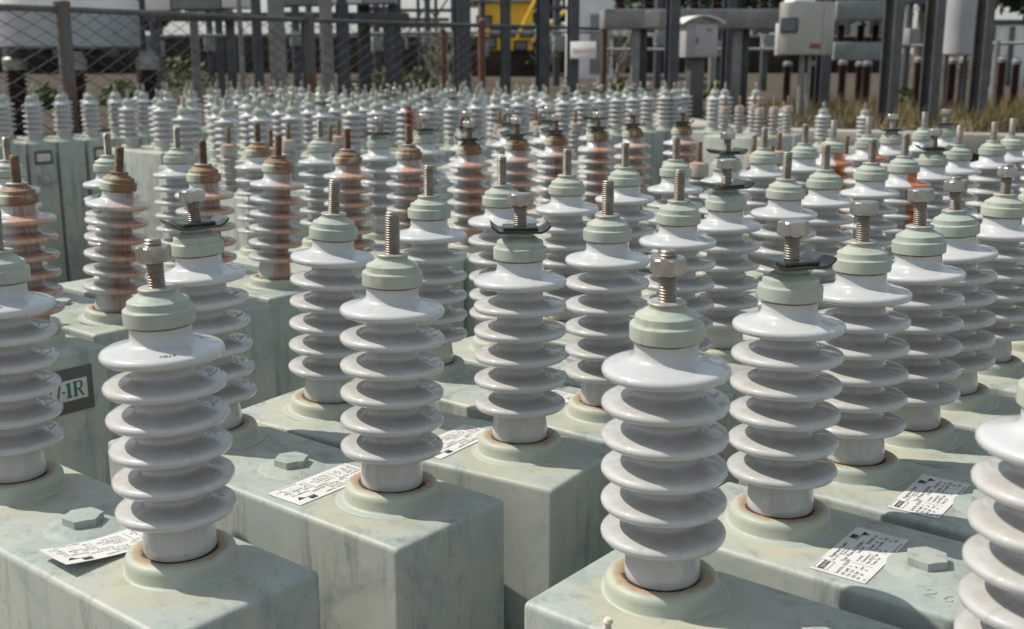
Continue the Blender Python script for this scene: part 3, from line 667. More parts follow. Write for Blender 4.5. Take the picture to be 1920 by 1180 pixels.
cols = [(282, 10.6, 0.10, 'steel_blue', 'dark steel column behind the round white reactor'),
        (382, 16, 0.11, 'galvanised_light', 'pale slim column left of the white and grey boxes'),
        (427, 17.5, 0.10, 'steel_blue', 'dark slim column under the grey box row'),
        (447, 18.5, 0.12, 'galvanised_light', 'grey column beside the dark slim one under the boxes'),
        (466, 14, 0.055, 'galvanised_light', 'thin pale pole left of the broad twin column'),
        (496, 11.3, 0.085, 'steel_blue', 'dark face of the broad twin column left of centre'),
        (532, 11.9, 0.15, 'galvanised_light', 'grey half of the broad twin column left of centre'),
        (622, 13.5, 0.13, 'galvanised_light', 'grey column just right of the rusty corner fence post'),
        (652, 14.5, 0.14, 'steel_blue', 'dark column between two grey ones right of the corner post'),
        (690, 15, 0.13, 'steel_blue', 'dark column under the end of the boxes'),
        (746, 15, 0.13, 'galvanised', 'half lit column standing before the bright opening'),
        (869, 12.6, 0.15, 'steel_blue', 'dark blue column left of the yellow machine house'),
        (948, 14, 0.10, 'steel_blue', 'dark column in front of the yellow machine house'),
        (1016, 13, 0.12, 'steel_blue', 'dark column right of the yellow machine house'),
        (1071, 12.2, 0.10, 'steel_blue', 'dark column that carries the danger sign'),
        (1252, 11.2, 0.105, 'steel_blue', 'dark column left of the lilac grey cabinet'),
        (1355, 15, 0.13, 'steel_blue', 'dark column right of the lilac grey cabinet'),
        (1530, 12.5, 0.12, 'steel_blue', 'dark leg behind the beige control cabinet'),
        (1653, 10.1, 0.125, 'galvanised', 'thick grey column with footing, leftmost of three on the right'),
        (1728, 10.5, 0.125, 'galvanised', 'thick grey column, middle of three on the right'),
        (1818, 11.1, 0.125, 'galvanised', 'thick grey column, rightmost of three on the right')]
for x, d, w_, m_, lab in cols: column(x, d, w_, m_, lab, foot=x > 1600, rz=0.35 if x < 1600 else 0.6)

# nearer chain-link fence
fp = [(-40 / 128 * 0 - 5.1, 4.6), (-2.98, 7.75), (-1.79, 10.3), (-0.32, 12.2), (1.10, 13.9)]
fence = thing('chain_link_fence', 'chain link fence with rusty posts and a grey top rail, left', 'fence', (fp[1][0], fp[1][1], TZ))
fz = CAMH + 0.305; org = Vector((fp[1][0], fp[1][1], TZ))
for k, (x, y) in enumerate(fp):
    r_ = (0.045, 0.049, 0.045, 0.036, 0.035)[k]
    def post(bm, r_=r_): tube(bm, (0, 0, -0.3), (0, 0, fz - TZ + 0.02), r_, seg=14); lathe(bm, [(r_ * 1.12, fz - TZ), (r_ * 1.12, fz - TZ + 0.03), (0, fz - TZ + 0.06)], 14)
    one('post', 'post_rusty', post, fence, Vector((x, y, TZ)) - org)
def rail(bm):
    for a, b in zip(fp, fp[1:]): tube(bm, (a[0] - org.x, a[1] - org.y, fz - TZ - 0.02), (b[0] - org.x, b[1] - org.y, fz - TZ - 0.02), 0.021, seg=10)
one('top_rail', 'galvanised', rail, fence)
def mesh_wires(bm):
    p = 0.094; wr = 0.0036; zt = fz - TZ - 0.03
    for a, b in zip(fp[:-1], fp[1:-1]):
        A, B = Vector((a[0] - org.x, a[1] - org.y, 0)), Vector((b[0] - org.x, b[1] - org.y, 0)); D = B - A; L = D.length; D.normalize(); N = Vector((-D.y, D.x, 0))
        n = int(L / p); m = int(zt / (0.046))
        for i in range(n):
            pts = []
            for j in range(m + 1):
                s = (i + (0.5 if (i + j) % 2 else -0.5) * 1.0 + 0.5) * p
                pts.append(A + D * s + Vector((0, 0, zt - j * 0.046)) + N * (0.003 if j % 2 else -0.003))
            for q, r in zip(pts, pts[1:]): tube(bm, q, r, wr, seg=3, caps=False)
one('wire_mesh', 'wire_grey', mesh_wires, fence, ang=80)
# farther fence
f2 = thing('pipe_fence', 'low pipe fence with thin posts crossing farther back', 'fence', (0, 17, TZ))
z2 = zat(66, 17) - TZ
def rail2(bm):
    for (x0, d0, y0), (x1, d1, y1) in (((-40, 16, 73), (900, 17, 63)), ((900, 17, 63), (1130, 18, 62)), ((1130, 17.2, 93), (1480, 16.5, 92)), ((1480, 16.5, 92), (1940, 15, 80))):
        a = Vector((*at(x0, d0), zat(y0, d0))) - Vector((0, 17, TZ)); b = Vector((*at(x1, d1), zat(y1, d1))) - Vector((0, 17, TZ)); tube(bm, a, b, 0.022, seg=8)
one('top_rail', 'galvanised_light', rail2, f2)
for x, d, y, m_ in ((835, 16.8, 62, 'post_rusty'), (300, 16.2, 72, 'galvanised'), (1128, 17.6, 60, 'post_rusty'), (1325, 17, 92, 'galvanised_light'), (1845, 15.3, 82, 'galvanised_light'), (40, 15.8, 72, 'galvanised')):
    X, Y = at(x, d); one('post', m_, lambda bm: tube(bm, (0, 0, 0), (0, 0, zat(y, d) - TZ + 0.03), 0.045, seg=10), f2, (X, Y - 17, 0))

# round white reactor on brown post insulators
def post_insulator(x, d, ytop, ybot, r, label, group, capm='galvanised_light', hat=0.10, n=14):
    X, Y = at(x, d); z1 = zat(ytop, d); z0 = max(TZ, zat(ybot, d))
    t_ = thing('post_insulator', label, 'insulator', (X, Y, z0), 0, group); h = z1 - z0
    def f(bm):
        prof = [(0, 0), (r * 0.6, 0)]
        for i in range(n):
            z = h * (1 - hat) * (i + 0.5) / n; s = h / n
            prof += [(r * 0.62, z - s * 0.3), (r, z - s * 0.08), (r, z + s * 0.05), (r * 0.62, z + s * 0.35)]
        prof += [(r * 0.6, h * (1 - hat)), (0, h * (1 - hat))]; lathe(bm, prof, 20)
    one('shed_stack', 'brown_porcelain', f, t_)
    one('top_fitting', capm, lambda bm: lathe(bm, [(0, h * (1 - hat)), (r * 0.95, h * (1 - hat)), (r * 1.0, h * (1 - hat * 0.45)), (r * 0.7, h * (1 - hat * 0.25)), (r * 0.7, h), (0, h)], 20), t_)
    if z0 > TZ + 0.05:
        one('pedestal', 'steel_blue', lambda bm: box(bm, (0, 0, -(z0 - TZ) / 2), (r * 1.2, r * 1.2, z0 - TZ), 0.01), t_)
    return t_
X, Y = at(153, 9.9)
rx = thing('air_core_reactor', 'big round white reactor drum behind the fence at upper left', 'reactor', (X, Y, zat(92, 9.9)))
one('drum', 'grey_blue_paint', lambda bm: lathe(bm, [(0, 0), (0.54, 0), (0.575, 0.02), (0.58, 0.05), (0.58, 1.6), (0.55, 1.64), (0, 1.64)], 56), rx)
one('bottom_spider', 'steel_blue', lambda bm: [box(bm, (0, 0, -0.035), (1.22, 0.07, 0.06), 0.006, Matrix.Rotation(a, 3, 'Z')) for a in (0.2, 0.985, 1.77, 2.55)], rx)
one('collar', 'white_paint', lambda bm: lathe(bm, [(0.57, 0.30), (0.588, 0.31), (0.588, 0.40), (0.57, 0.41)], 56), rx)
for k, (x, d, lab) in enumerate(((50, 9.55, 'dark brown ribbed insulator under the left of the white reactor'), (160, 9.45, 'dark brown ribbed insulator behind the fence post, under the reactor'), (293, 9.7, 'dark brown ribbed insulator under the right of the white reactor'))):
    post_insulator(x, d, 96, 262, 0.098, lab, 'brown insulators under the white reactor', hat=0.22)
# row of white and grey boxes, top left of centre
gb = 'row of white and grey boxes on the upper rack'
for k, (x0, x1, yb, m_, lab) in enumerate(((298, 343, 24, 'white_paint', 'white box at the left end of the upper rack'), (345, 434, 22, 'panel_grey', 'wide grey box right of the leftmost white one'),
        (436, 478, 20, 'white_paint', 'white box behind the thin pale pole'), (550, 628, 15, 'panel_grey', 'grey box right of the broad twin column'),
        (630, 690, 12, 'white_paint', 'white box between the grey boxes near the rusty corner post'), (692, 748, 12, 'grey_blue_paint', 'blue grey box at the right end of the upper rack'), (530, 549, 17, 'white_paint', 'narrow white box next to the broad twin column'))):
    d = 14.5; (X0, _), (X1, _) = at(x0, d), at(x1, d); z0 = zat(yb, d)
    t_ = thing('capacitor_box', lab, 'box', ((X0 + X1) / 2, d, z0), 0, gb); wd = X1 - X0
    one('case', m_, lambda bm: box(bm, (0, 0.2, 0.35), (wd, 0.5, 0.7), 0.015), t_)
    one('bushing', 'brown_porcelain', lambda bm: lathe(bm, [(0, 0.7), (0.05, 0.7), (0.07, 0.74), (0.04, 0.78), (0.07, 0.82), (0.04, 0.86), (0, 0.9)], 14), t_, (0, 0.2, 0))
rk = thing('steel_rack', 'dark steel rack under the row of white and grey boxes', 'rack', (at(520, 14.5)[0], 14.7, TZ))
one('beam', 'steel_blue', lambda bm: [box(bm, (0, y_, zat(20, 14.5) - TZ - 0.10), (3.4, 0.08, 0.10), 0.005) for y_ in (-0.15, 0.2)], rk)
for x_ in (-1.5, -0.55, 0.4, 1.45): one('leg', 'steel_blue', lambda bm: box(bm, (0, 0, (zat(20, 14.5) - TZ - 0.15) / 2), (0.1, 0.1, zat(20, 14.5) - TZ - 0.15), 0.006), rk, (x_, 0.02, 0))
# yellow machine house, far
X, Y = at(948, 34)
yh = thing('machine_house', 'yellow machine house with dark openings seen between the columns', 'building', (X, Y, TZ))
z9 = zat(95, 34) - TZ
one('base_wall', 'dark_wall', lambda bm: box(bm, (0, 2, z9 / 2), (2.0, 3.8, z9 - 0.01), 0.03), yh)
one('wall', 'yellow_paint', lambda bm: box(bm, (0, 2, z9 + 0.68), (1.6, 4, 1.36), 0.03), yh)
one('roof', 'panel_grey', lambda bm: box(bm, (0, 2, z9 + 1.42), (2.2, 4.4, 0.10), 0.02), yh)
for x_, z_, sx_, sz_ in ((-0.62, 0.86, 0.36, 0.18), (0.2, 0.52, 1.2, 0.17), (-0.55, 0.22, 0.5, 0.26), (0.45, 0.14, 0.3, 0.2)):
    fr = one('window', 'dark_wall', lambda bm: box(bm, (0, 0, 0), (sx_ + 0.1, 0.06, sz_ + 0.1), 0.01), yh, (x_, -0.02, z9 + z_)); one('pane', 'glass_dark', lambda bm: box(bm, (0, -0.035, 0), (sx_, 0.02, sz_)), fr)
one('boom', 'yellow_paint', lambda bm: [tube(bm, (0.7, -0.3, z9 + 0.2), (2.6, -0.6, z9 + 1.9), 0.06, seg=8), tube(bm, (0.3, -0.3, z9 + 0.3), (0.9, -0.4, z9 + 1.5), 0.05, seg=8)], yh)
X, Y = at(770, 26)
lg = thing('lattice_gantry', 'dark lattice gantry of thin steel against the bright sky', 'gantry', (X, Y, TZ))
def lat(bm):
    zt = lambda y: zat(y, 26) - TZ; xx = lambda x: (x - 770) / 2120 * 26
    for x in (700, 728, 756, 790, 822, 852): box(bm, (xx(x), 0, 1.6), (0.07, 0.07, 3.2))
    for y in (24, 52, 82): box(bm, (xx(776), -0.04, zt(y)), (2.2, 0.06, 0.07))
    for x0, x1 in ((700, 756), (756, 700), (790, 852), (852, 790), (756, 822)): tube(bm, (xx(x0), 0.05, zt(84)), (xx(x1), 0.05, zt(-10)), 0.022, seg=6)
one('frame', 'steel_blue', lat, lg)
for x in (735, 752, 768): one('string_insulator', 'white_paint', lambda bm: [lathe(bm, [(0, zat(92 - i * 5, 26) - TZ), (0.045, zat(92 - i * 5, 26) - TZ + 0.02), (0, zat(92 - i * 5, 26) - TZ + 0.045)], 10) for i in range(4)], lg, ((x - 770) / 2120 * 26, -0.1, 0))
X, Y = at(1106, 30)
wb = thing('white_shed', 'pale blank shed wall right of the yellow machine house', 'building', (X, Y, TZ))
one('wall', 'white_paint', lambda bm: box(bm, (0, 1.5, 1.4), (1.1, 3, 2.8), 0.02), wb); one('roof', 'roof_red', lambda bm: box(bm, (0.5, 1.5, 2.86), (2.4, 3.4, 0.12), 0.02), wb)
one('door', 'panel_grey', lambda bm: box(bm, (0.2, -0.02, 0.9), (0.5, 0.05, 1.5), 0.01), wb)
for k, (x, d, w_, yt, lab) in enumerate(((315, 22, 0.07, 20, 'thin dark post far behind the small boxes'), (408, 24, 0.09, 24, 'dark post far behind the pale slim column'), (565, 23, 0.12, 30, 'dark post far behind the twin column'), (590, 26, 0.10, 30, 'thin dark post far behind the corner fence post'),
        (712, 24, 0.10, 20, 'dark post left of the lattice gantry'), (805, 24, 0.08, 40, 'thin dark post beside the lattice gantry'), (905, 27, 0.10, 10, 'dark post before the yellow machine house'), (1040, 24, 0.10, 20, 'dark post far left of the danger sign'), (1225, 22, 0.10, 60, 'dark post under the platform beam'), (1335, 22, 0.08, 60, 'thin dark post far behind the lilac cabinet'), (1420, 21, 0.10, 60, 'dark post far behind the right end of the platform'), (1680, 21, 0.09, 10, 'thin dark post right of the leftmost thick column'))):
    X, Y = at(x, d); t_ = thing('service_post', lab, 'post', (X, Y, TZ), 0.3, 'thin service posts far in the yard'); h = zat(-20, d) - TZ
    one('shaft', 'steel_blue', lambda bm: box(bm, (0, 0, h / 2), (w_, w_, h), 0.008), t_)
    one('cross_arm', 'steel_blue', lambda bm: box(bm, (0, -w_, zat(yt, d) - TZ), (0.9 if k % 2 else 0.5, 0.06, 0.07), 0.006), t_)
    one('junction_box', 'panel_grey', lambda bm: box(bm, (0, -w_ * 0.5 - 0.08, 0.75 + 0.1 * (k % 3)), (0.22, 0.16, 0.3), 0.01), t_)
    one('conduit', 'galvanised', lambda bm: tube(bm, (w_ * 0.5 + 0.02, 0, 0), (w_ * 0.5 + 0.02, 0, h), 0.02, seg=8), t_)
# danger sign on the column
X, Y = at(1090, 12.0)
sg = thing('danger_sign', 'white rectangular sign with faded red lettering on the dark column', 'sign', (X, Y, zat(94, 12.0)), -0.45)
one('panel', 'white_paint', lambda bm: box(bm, (0, 0, 0), (0.285, 0.012, 0.17), 0.003), sg)
one('lettering', 'ink_red', lambda bm: text_into(bm, 'DANGER', 0, 0, 0.062, 0, 1.0, 0.0008, 'CENTER'), sg, (0.01, -0.0078, -0.026), (R(90), 0, 0))
one('bracket', 'steel_blue', lambda bm: box(bm, (-0.06, 0.05, 0.0), (0.12, 0.09, 0.03), 0.004), sg)
# concrete-grey platform beam with legs and brown insulators
d = 13.0; (X0, _), (X1, _) = at(1127, d), at(1442, d)
pf = thing('steel_platform', 'long grey platform beam on legs behind the cabinets', 'platform', ((X0 + X1) / 2, d, TZ))
zb, zt_ = zat(56, d) - TZ, zat(22, d) - TZ
one('beam', 'galvanised_light', lambda bm: box(bm, (0, 0.3, (zb + zt_) / 2), (X1 - X0, 0.8, zt_ - zb), 0.01), pf)
one('joint_plate', 'beige_paint', lambda bm: box(bm, (-0.44, -0.106, (zb + zt_) / 2), (0.16, 0.012, (zt_ - zb) * 0.85), 0.003), pf)
for x_, m_ in ((1187, 'galvanised_light'), (1202, 'steel_blue'), (1374, 'galvanised_light'), (1390, 'steel_blue')):
    one('leg', m_, lambda bm: box(bm, (0, 0, zb / 2), (0.09, 0.12, zb - 0.004), 0.006), pf, (at(x_, d)[0] - (X0 + X1) / 2, 0.1 + 0.1 * (m_ == 'steel_blue'), 0))
for k, x_ in enumerate((1155, 1208, 1290, 1332, 1416)):
    post_insulator(x_, d + 0.3, -60, 21, 0.055, 'dark brown insulator on the platform beam, %s from the left' % ORD[k], 'brown insulators on the platform beam', hat=0.1, n=8) if False else None
for k, x_ in enumerate((1155, 1208, 1290, 1332, 1416)):
    X, Y = at(x_, d + 0.3); t_ = thing('post_insulator', 'dark brown insulator standing on the platform beam, %s from the left' % ORD[k], 'insulator', (X, Y, TZ + zt_), 0, 'brown insulators on the platform beam')
    one('shed_stack', 'brown_porcelain', lambda bm: lathe(bm, [(0, 0), (0.05, 0)] + [p for i in range(7) for p in ((0.05, 0.02 + i * 0.07), (0.085, 0.045 + i * 0.07), (0.05, 0.07 + i * 0.07))] + [(0, 0.53)], 18), t_)
    one('top_fitting', 'galvanised_light', lambda bm: lathe(bm, [(0, 0.53), (0.06, 0.53), (0.06, 0.6), (0, 0.6)], 14), t_)
# lilac grey cabinet with a curved roof
d = 11.6; X, Y = at(1297, d); zb, zt_ = zat(107, d), zat(48, d); wd = 62 / 2120 * d
cb = thing('control_cabinet', 'lilac grey cabinet with a curved overhanging roof on a post', 'cabinet', (X, Y, TZ), 0.25)
one('case', 'lilac_grey', lambda bm: box(bm, (0, 0, (zb + zt_) / 2 - TZ), (wd, 0.25, zt_ - zb), 0.006), cb)
dr = one('door', 'lilac_grey', lambda bm: box(bm, (0.035, -0.130, (zb + zt_) / 2 - TZ), (wd * 0.72, 0.012, (zt_ - zb) * 0.92), 0.003), cb)
one('handle', 'steel_blue', lambda bm: box(bm, (-0.06, -0.145, (zb + zt_) / 2 - TZ), (0.012, 0.02, 0.05), 0.003), dr); one('badge', 'panel_grey', lambda bm: box(bm, (0.07, -0.138, zt_ - TZ - 0.06), (0.05, 0.004, 0.03)), dr)
def croof(bm):
    n = 12; w2 = wd / 2 + 0.05
    for i in range(n):
        a0, a1 = -1 + 2 * i / n, -1 + 2 * (i + 1) / n
        z = lambda a: zt_ - TZ + 0.07 * (1 - a * a)
        q = [bm.verts.new((w2 * a, y_, z(a) + dz_)) for dz_ in (0, 0.012) for a, y_ in ((a0, -0.19), (a1, -0.19), (a1, 0.17), (a0, 0.17))]
        for idx in ((0, 3, 2, 1), (4, 5, 6, 7), (0, 1, 5, 4), (2, 3, 7, 6), (1, 2, 6, 5), (3, 0, 4, 7)): bm.faces.new([q[i_] for i_ in idx])
    bmesh.ops.remove_doubles(bm, verts=bm.verts, dist=1e-5)
one('roof', 'white_paint', croof, cb)
one('pedestal', 'galvanised', lambda bm: box(bm, (0, 0.03, (zb - TZ) / 2 - 0.002), (0.15, 0.15, zb - TZ - 0.004), 0.01), cb)
# beige control cabinet with window and red mark
d = 11.0; X, Y = at(1490, d); zb, zt_ = zat(103, d), zat(9, d); wd = 88 / 2120 * d
cb = thing('control_cabinet', 'large beige cabinet with a square window and red mark on a post', 'cabinet', (X, Y, TZ), -0.5)
one('case', 'beige_paint', lambda bm: box(bm, (0, 0.12, (zb + zt_) / 2 - TZ), (wd, 0.3, zt_ - zb), 0.012), cb)
one('door', 'beige_paint', lambda bm: box(bm, (-0.02, -0.036, (zb + zt_) / 2 - TZ), (wd * 0.9, 0.012, (zt_ - zb) * 0.95), 0.003), cb)
fr = one('window', 'steel_blue', lambda bm: box(bm, (0, 0, 0), (0.165, 0.012, 0.14), 0.003), cb, (-0.125, -0.046, zat(50, d) - TZ)); one('pane', 'glass_dark', lambda bm: box(bm, (0, -0.008, 0), (0.13, 0.006, 0.105)), fr)
one('red_mark', 'roof_red', lambda bm: box(bm, (0.13, -0.045, zat(87, d) - TZ), (0.10, 0.004, 0.045), 0.001), cb)
one('side_strip', 'white_paint', lambda bm: box(bm, (-wd / 2 - 0.02, 0.1, zat(75, d) - TZ), (0.04, 0.2, 0.3), 0.008), cb)
one('roof', 'white_paint', lambda bm: lathe(bm, [(0, 0.10), (0.06, 0.098), (0.12, 0.07), (0.15, 0.0), (0, 0.0)], 20), cb, (-0.08, 0.12, zt_ - TZ + 0.003))
one('pedestal', 'galvanised_light', lambda bm: [tube(bm, (-0.02, 0.1, 0), (-0.02, 0.1, zb - TZ - 0.003), 0.032, seg=12), tube(bm, (0.05, 0.1, 0), (0.05, 0.1, zb - TZ - 0.003), 0.02, seg=12)], cb)
# green-grey isolator racks on brown insulators at right
d = 15.5; X, Y = at(1592, d)
ir = thing('isolator_rack', 'green grey two-deck rack between the beige cabinet and grey column', 'rack', (X, Y, TZ))
for y0, y1 in ((8, 40), (80, 112)):
    one('deck', 'panel_grey', lambda bm: box(bm, (0, 0.3, (zat(y0, d) + zat(y1, d)) / 2 - TZ), (0.72, 0.9, zat(y0, d) - zat(y1, d)), 0.01), ir)
for x_ in (-0.22, 0.05, 0.25): one('leg', 'brown_porcelain', lambda bm: lathe(bm, [(0, 0), (0.04, 0)] + [p for i in range(8) for p in ((0.04, i * 0.028), (0.06, 0.014 + i * 0.028), (0.04, 0.028 + i * 0.028))] + [(0, 0.225)], 14), ir, (x_, 0.1, zat(80, d) - TZ + 0.003))
gi = 'dark brown post insulators at the right of the yard'
for k, (x, d_, yt, yb) in enumerate(((1465, 14.2, 113, 186), (1512, 14.8, 113, 182), (1566, 14.2, 110, 190), (1597, 15.2, 113, 185), (1611, 14.0, 112, 190), (1705, 13.4, 104, 196), (1767, 13.2, 106, 198), (1788, 13.0, 104, 205), (1858, 13.6, 104, 195), (1884, 13.9, 108, 195))):
    post_insulator(x, d_, yt, yb, 0.060, 'slim dark brown insulator, %s from the left among those on the right' % ORD[k], gi, 'galvanised_light', 0.13, 18)
# white drum at right
d = 12.8; X, Y = at(1772, d)
wd_ = thing('white_tank', 'tall smooth white tank between the middle and right grey columns', 'tank', (X, Y, zat(104, d)))
one('shell', 'lilac_grey', lambda bm: lathe(bm, [(0, 0), (0.15, 0), (0.17, 0.02), (0.17, 1.6), (0.1, 1.68), (0, 1.68)], 36), wd_)
one('leg_frame', 'steel_blue', lambda bm: [box(bm, (x_, 0, -(zat(104, d) - TZ) / 2), (0.03, 0.03, zat(104, d) - TZ - 0.004)) for x_ in (-0.1, 0.1)], wd_)
one('pipe', 'white_paint', lambda bm: tube(bm, (-0.27, 0.05, -0.1), (-0.24, 0.05, 1.6), 0.03, seg=10), wd_)
# low white wall with posts at far right
X, Y = at(1880, 24)
ww = thing('white_wall', 'low white rendered wall with grey posts at far right', 'wall', (X, Y, TZ))
one('panel', 'white_paint', lambda bm: box(bm, (0.4, 0, 0.62), (2.2, 0.15, 1.24), 0.01), ww)
for x_ in (-0.55, -0.15, 0.25, 0.65): one('post', 'galvanised', lambda bm: box(bm, (0, -0.11, 0.6), (0.09, 0.06, 1.2), 0.01), ww, (x_, 0, 0))
one('coping', 'steel_blue', lambda bm: box(bm, (0.4, 0, 1.29), (2.3, 0.3, 0.09), 0.01), ww)
# dark boundary wall and pale sheds far behind
X, Y = at(680, 40)
dw = thing('boundary_wall', 'long dark boundary wall across the back of the yard', 'wall', (X, Y, TZ))
one('panel', 'dark_wall', lambda bm: box(bm, (0, 0, 0.6), (36, 0.3, 1.2), 0.02), dw)
one('coping', 'concrete', lambda bm: box(bm, (0, 0, 1.24), (36, 0.42, 0.08), 0.015), dw)
for k, (x, d_, wd2, h2, m_) in enumerate(((1290, 70, 10, 6.2, 'white_paint'), (1560, 60, 5.5, 3.6, 'beige_paint'))):
    X, Y = at(x, d_)
    hb2 = thing('white_house', ['white house with a red roof behind the platform', 'beige house glimpsed between the rack decks'][k], 'house', (X, Y, TZ), 0, 'houses far behind the yard')
    one('wall', m_, lambda bm: box(bm, (0, 3, h2 / 2), (wd2, 6, h2), 0.03), hb2)
    one('roof', 'roof_red', lambda bm: prism(bm, [(-wd2 / 2 - 0.3, -0.3), (wd2 / 2 + 0.3, -0.3), (wd2 / 2 + 0.3, 6.3), (-wd2 / 2 - 0.3, 6.3)], h2 + 0.004, h2 + 0.25), hb2)
    nwin = max(2, int(wd2 / 1.4))
    for i in range(nwin):
        fr = one('window', 'dark_wall', lambda bm: box(bm, (0, 0, 0), (0.8, 0.08, 0.8), 0.01), hb2, (-wd2 / 2 + wd2 * (i + 0.5) / nwin, -0.02, h2 * 0.55)); one('pane', 'glass_dark', lambda bm: box(bm, (0, -0.045, 0), (0.66, 0.02, 0.66)), fr)

# ------------------------------------------------------------------ vegetation
def blob_tree(x, d, h, r, leaf, label, group, trunk='bark', n=900, ls=0.16, bare=False):
    X, Y = at(x, d); t_ = thing('tree', label, 'tree', (X, Y, TZ), 0, group); rr = random.Random(int(x * 7 + d))
    limbs = []
    def tr(bm):
        tube(bm, (0, 0, -0.1), (0.1, 0, h * 0.5), h * 0.03, h * 0.018, 8)
        for i in range(7 if not bare else 14):
            a = rr.uniform(0, 6.28); z0 = h * rr.uniform(0.15 if bare else 0.35, 0.5); p = Vector((0.06, 0, z0)); q = p + Vector((math.cos(a) * r * 0.7, math.sin(a) * r * 0.7, h * rr.uniform(0.2, 0.45)))
            tube(bm, p, q, h * 0.012, h * 0.004, 6); limbs.append(q)
            for _ in range(3): tube(bm, p.lerp(q, rr.uniform(0.4, 0.8)), q + Vector((rr.uniform(-r, r) * 0.4, rr.uniform(-r, r) * 0.4, rr.uniform(0, h * 0.2))), h * 0.005, h * 0.002, 5)
    one('trunk', trunk, tr, t_)
    def cr(bm):
        cl = [Vector((rr.gauss(0, r * 0.45), rr.gauss(0, r * 0.45), h * rr.uniform(0.4, 0.95))) for _ in range(22)] + limbs
        for i in range(n):
            c = rr.choice(cl); p = c + Vector((rr.gauss(0, r * 0.17), rr.gauss(0, r * 0.17), rr.gauss(0, r * 0.15))); s = ls * rr.uniform(0.6, 1.4)
            nrm = Vector((rr.gauss(0, 1), rr.gauss(0, 1), rr.gauss(0.4, 1))).normalized(); a = nrm.orthogonal().normalized(); b = nrm.cross(a)
            bm.faces.new([bm.verts.new(p + a * s), bm.verts.new(p + b * s * 0.5), bm.verts.new(p - a * s), bm.verts.new(p - b * s * 0.5)])
    one('crown', leaf, cr, t_)
gt = 'dark trees behind the yard'
for x, d, h, r, lf, lab in ((1700, 34, 5.5, 1.5, 'leaves_dark', 'dense dark tree behind the thick grey columns'), (1890, 36, 5.5, 2.0, 'leaves_dark', 'dense dark tree above the white wall at far right'), (1620, 46, 6, 2.0, 'leaves_dark', 'dark tree far behind the isolator rack'),
        (1400, 50, 5, 2.2, 'leaves_dark', 'dark tree far behind the platform beam'), (1040, 48, 5, 2.2, 'leaves_dark', 'dark tree behind the yellow machine house'), (318, 44, 4, 0.9, 'leaves_dark', 'dark tree right of the white reactor'), (20, 40, 6, 2.2, 'leaves_dark', 'dark tree behind the left edge of the fence'), (1240, 52, 5, 2.0, 'leaves_dark', 'dark tree far behind the lilac cabinet')):
    blob_tree(x, d, h, r, lf, lab, gt, n=1500, ls=0.22)
for x, d, lab in ((815, 19, 'bare pale shrub of thin stems behind the second rusty post'), (835, 20, 'bare shrub beside the thin rusty post'), (1145, 19, 'bare pale stems right of the danger sign'), (1010, 22, 'leafless shrub between two dark columns')):
    blob_tree(x, d, 1.2, 0.35, 'leaves_light', lab, 'bare shrubs along the far fence', 'bark_pale', 60, 0.04, True)
def bush(x, d, r, lf, label):
    X, Y = at(x, d); rr = random.Random(int(x)); t_ = thing('shrub', label, 'shrub', (X, Y, TZ), 0, 'low shrubs on the yard')
    def cr(bm):
        for i in range(420):
            a = rr.uniform(0, 6.28); q = r * math.sqrt(rr.random()); z = r * 1.1 * rr.random() * (1 - (q / r) ** 2 * 0.6); p = Vector((q * math.cos(a), q * math.sin(a), z)); s = 0.05 * rr.uniform(0.6, 1.5)
            nrm = Vector((rr.gauss(0, 1), rr.gauss(0, 1), rr.gauss(0.4, 1))).normalized(); u_ = nrm.orthogonal().normalized(); b = nrm.cross(u_)
            bm.faces.new([bm.verts.new(p + u_ * s), bm.verts.new(p + b * s * 0.5), bm.verts.new(p - u_ * s), bm.verts.new(p - b * s * 0.5)])
    one('foliage', lf, cr, t_)
    one('stems', 'bark', lambda bm: [tube(bm, (0, 0, 0), (rr.uniform(-r, r) * 0.5, rr.uniform(-r, r) * 0.5, r * 0.8), 0.008, 0.003, 5) for _ in range(6)], t_)
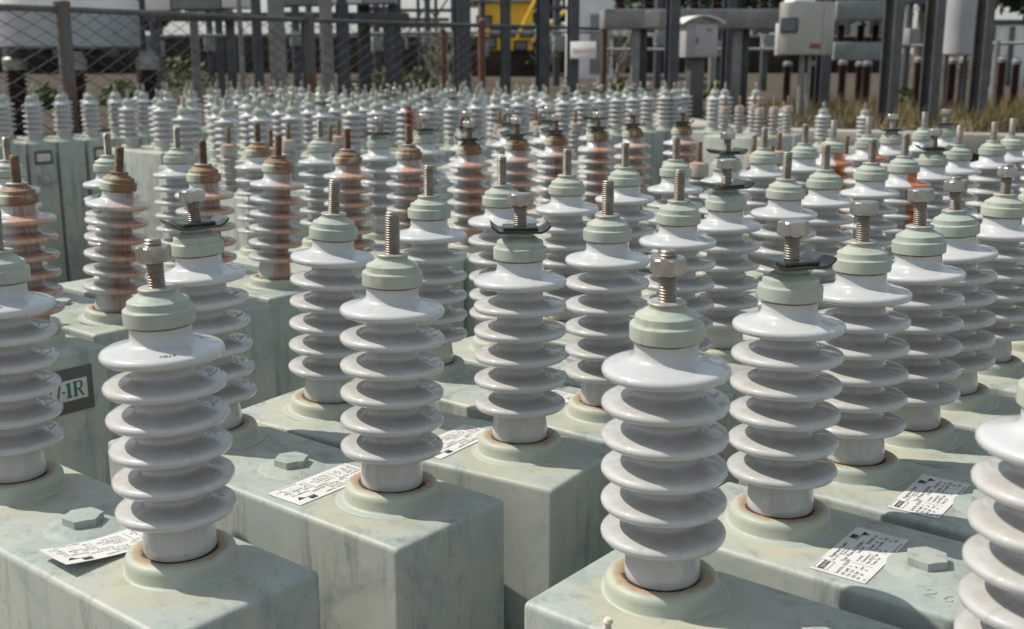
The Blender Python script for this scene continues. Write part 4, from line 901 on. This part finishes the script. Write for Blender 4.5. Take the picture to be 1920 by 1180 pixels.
for x, d, r, lf, lab in ((96, 14, 0.28, 'leaves_light', 'yellow green shrub beside the rusty fence post'), (245, 15, 0.3, 'leaves_light', 'yellow green shrub between the reactor insulators'), (720, 18, 0.5, 'leaves_light', 'low olive shrub before the dark wall'), (780, 19, 0.4, 'leaves_light', 'low green shrub left of the half lit column'),
        (1165, 17, 0.28, 'leaves_light', 'small bright green bush right of the danger sign'), (1345, 17, 0.3, 'leaves_light', 'small green bush under the lilac cabinet'), (1690, 15, 0.2, 'leaves_light', 'small weed right of the leftmost thick column'), (350, 20, 0.6, 'leaves_light', 'olive shrub right of the white reactor')):
    bush(x, d, r, lf, lab)
def grass(bm):
    rr = random.Random(3)
    for i in range(15000):
        d = rr.uniform(9.3, 15); x = rr.uniform(1430, 1960) if rr.random() < 0.8 else rr.uniform(-40, 1430)
        if x < 1430 and d < 14.5: continue
        X, Y = at(x, d)
        if x > 1430 and math.sin(X * 3.1 + 1.3) * math.cos(Y * 2.3) + 0.5 * math.sin(X * 7.7 + Y * 5.1) < rr.uniform(-0.9, 0.9): continue
        s = rr.random(); h = 0.05 + 0.2 * s * s; a = rr.uniform(0, 3.14); w2 = 0.006
        if X < 4.2 and Y < 9.75 - (X - 2.15) * 0.41 + 0.12: continue
        dx, dy = math.cos(a) * w2, math.sin(a) * w2; lx_, ly_ = rr.gauss(0, 0.06), rr.gauss(0, 0.06)
        p = [bm.verts.new((X - dx, Y - dy, TZ)), bm.verts.new((X + dx, Y + dy, TZ)), bm.verts.new((X + lx_, Y + ly_, TZ + h))]
        bm.faces.new(p)
one('dry_grass', 'grass_dry', grass)['kind'] = 'stuff'
def rubble(bm):
    rr = random.Random(5)
    for i in range(240):
        x = rr.uniform(1445, 1920); d = rr.uniform(7.6, 8.6); X, Y = at(x, d); s = rr.uniform(0.03, 0.09)
        r = bmesh.ops.create_icosphere(bm, subdivisions=1, radius=s)
        for v in r['verts']: v.co = Vector((v.co.x * rr.uniform(0.8, 1.2), v.co.y, v.co.z * 0.7)) + Vector((X, Y, 0.45 + 0.03 * rr.random()))
    box(bm, (at(1700, 8.1)[0], 8.1, 0.2), (1.9, 0.9, 0.5), 0.05)
one('rubble', 'concrete', rubble, ang=20)['kind'] = 'stuff'
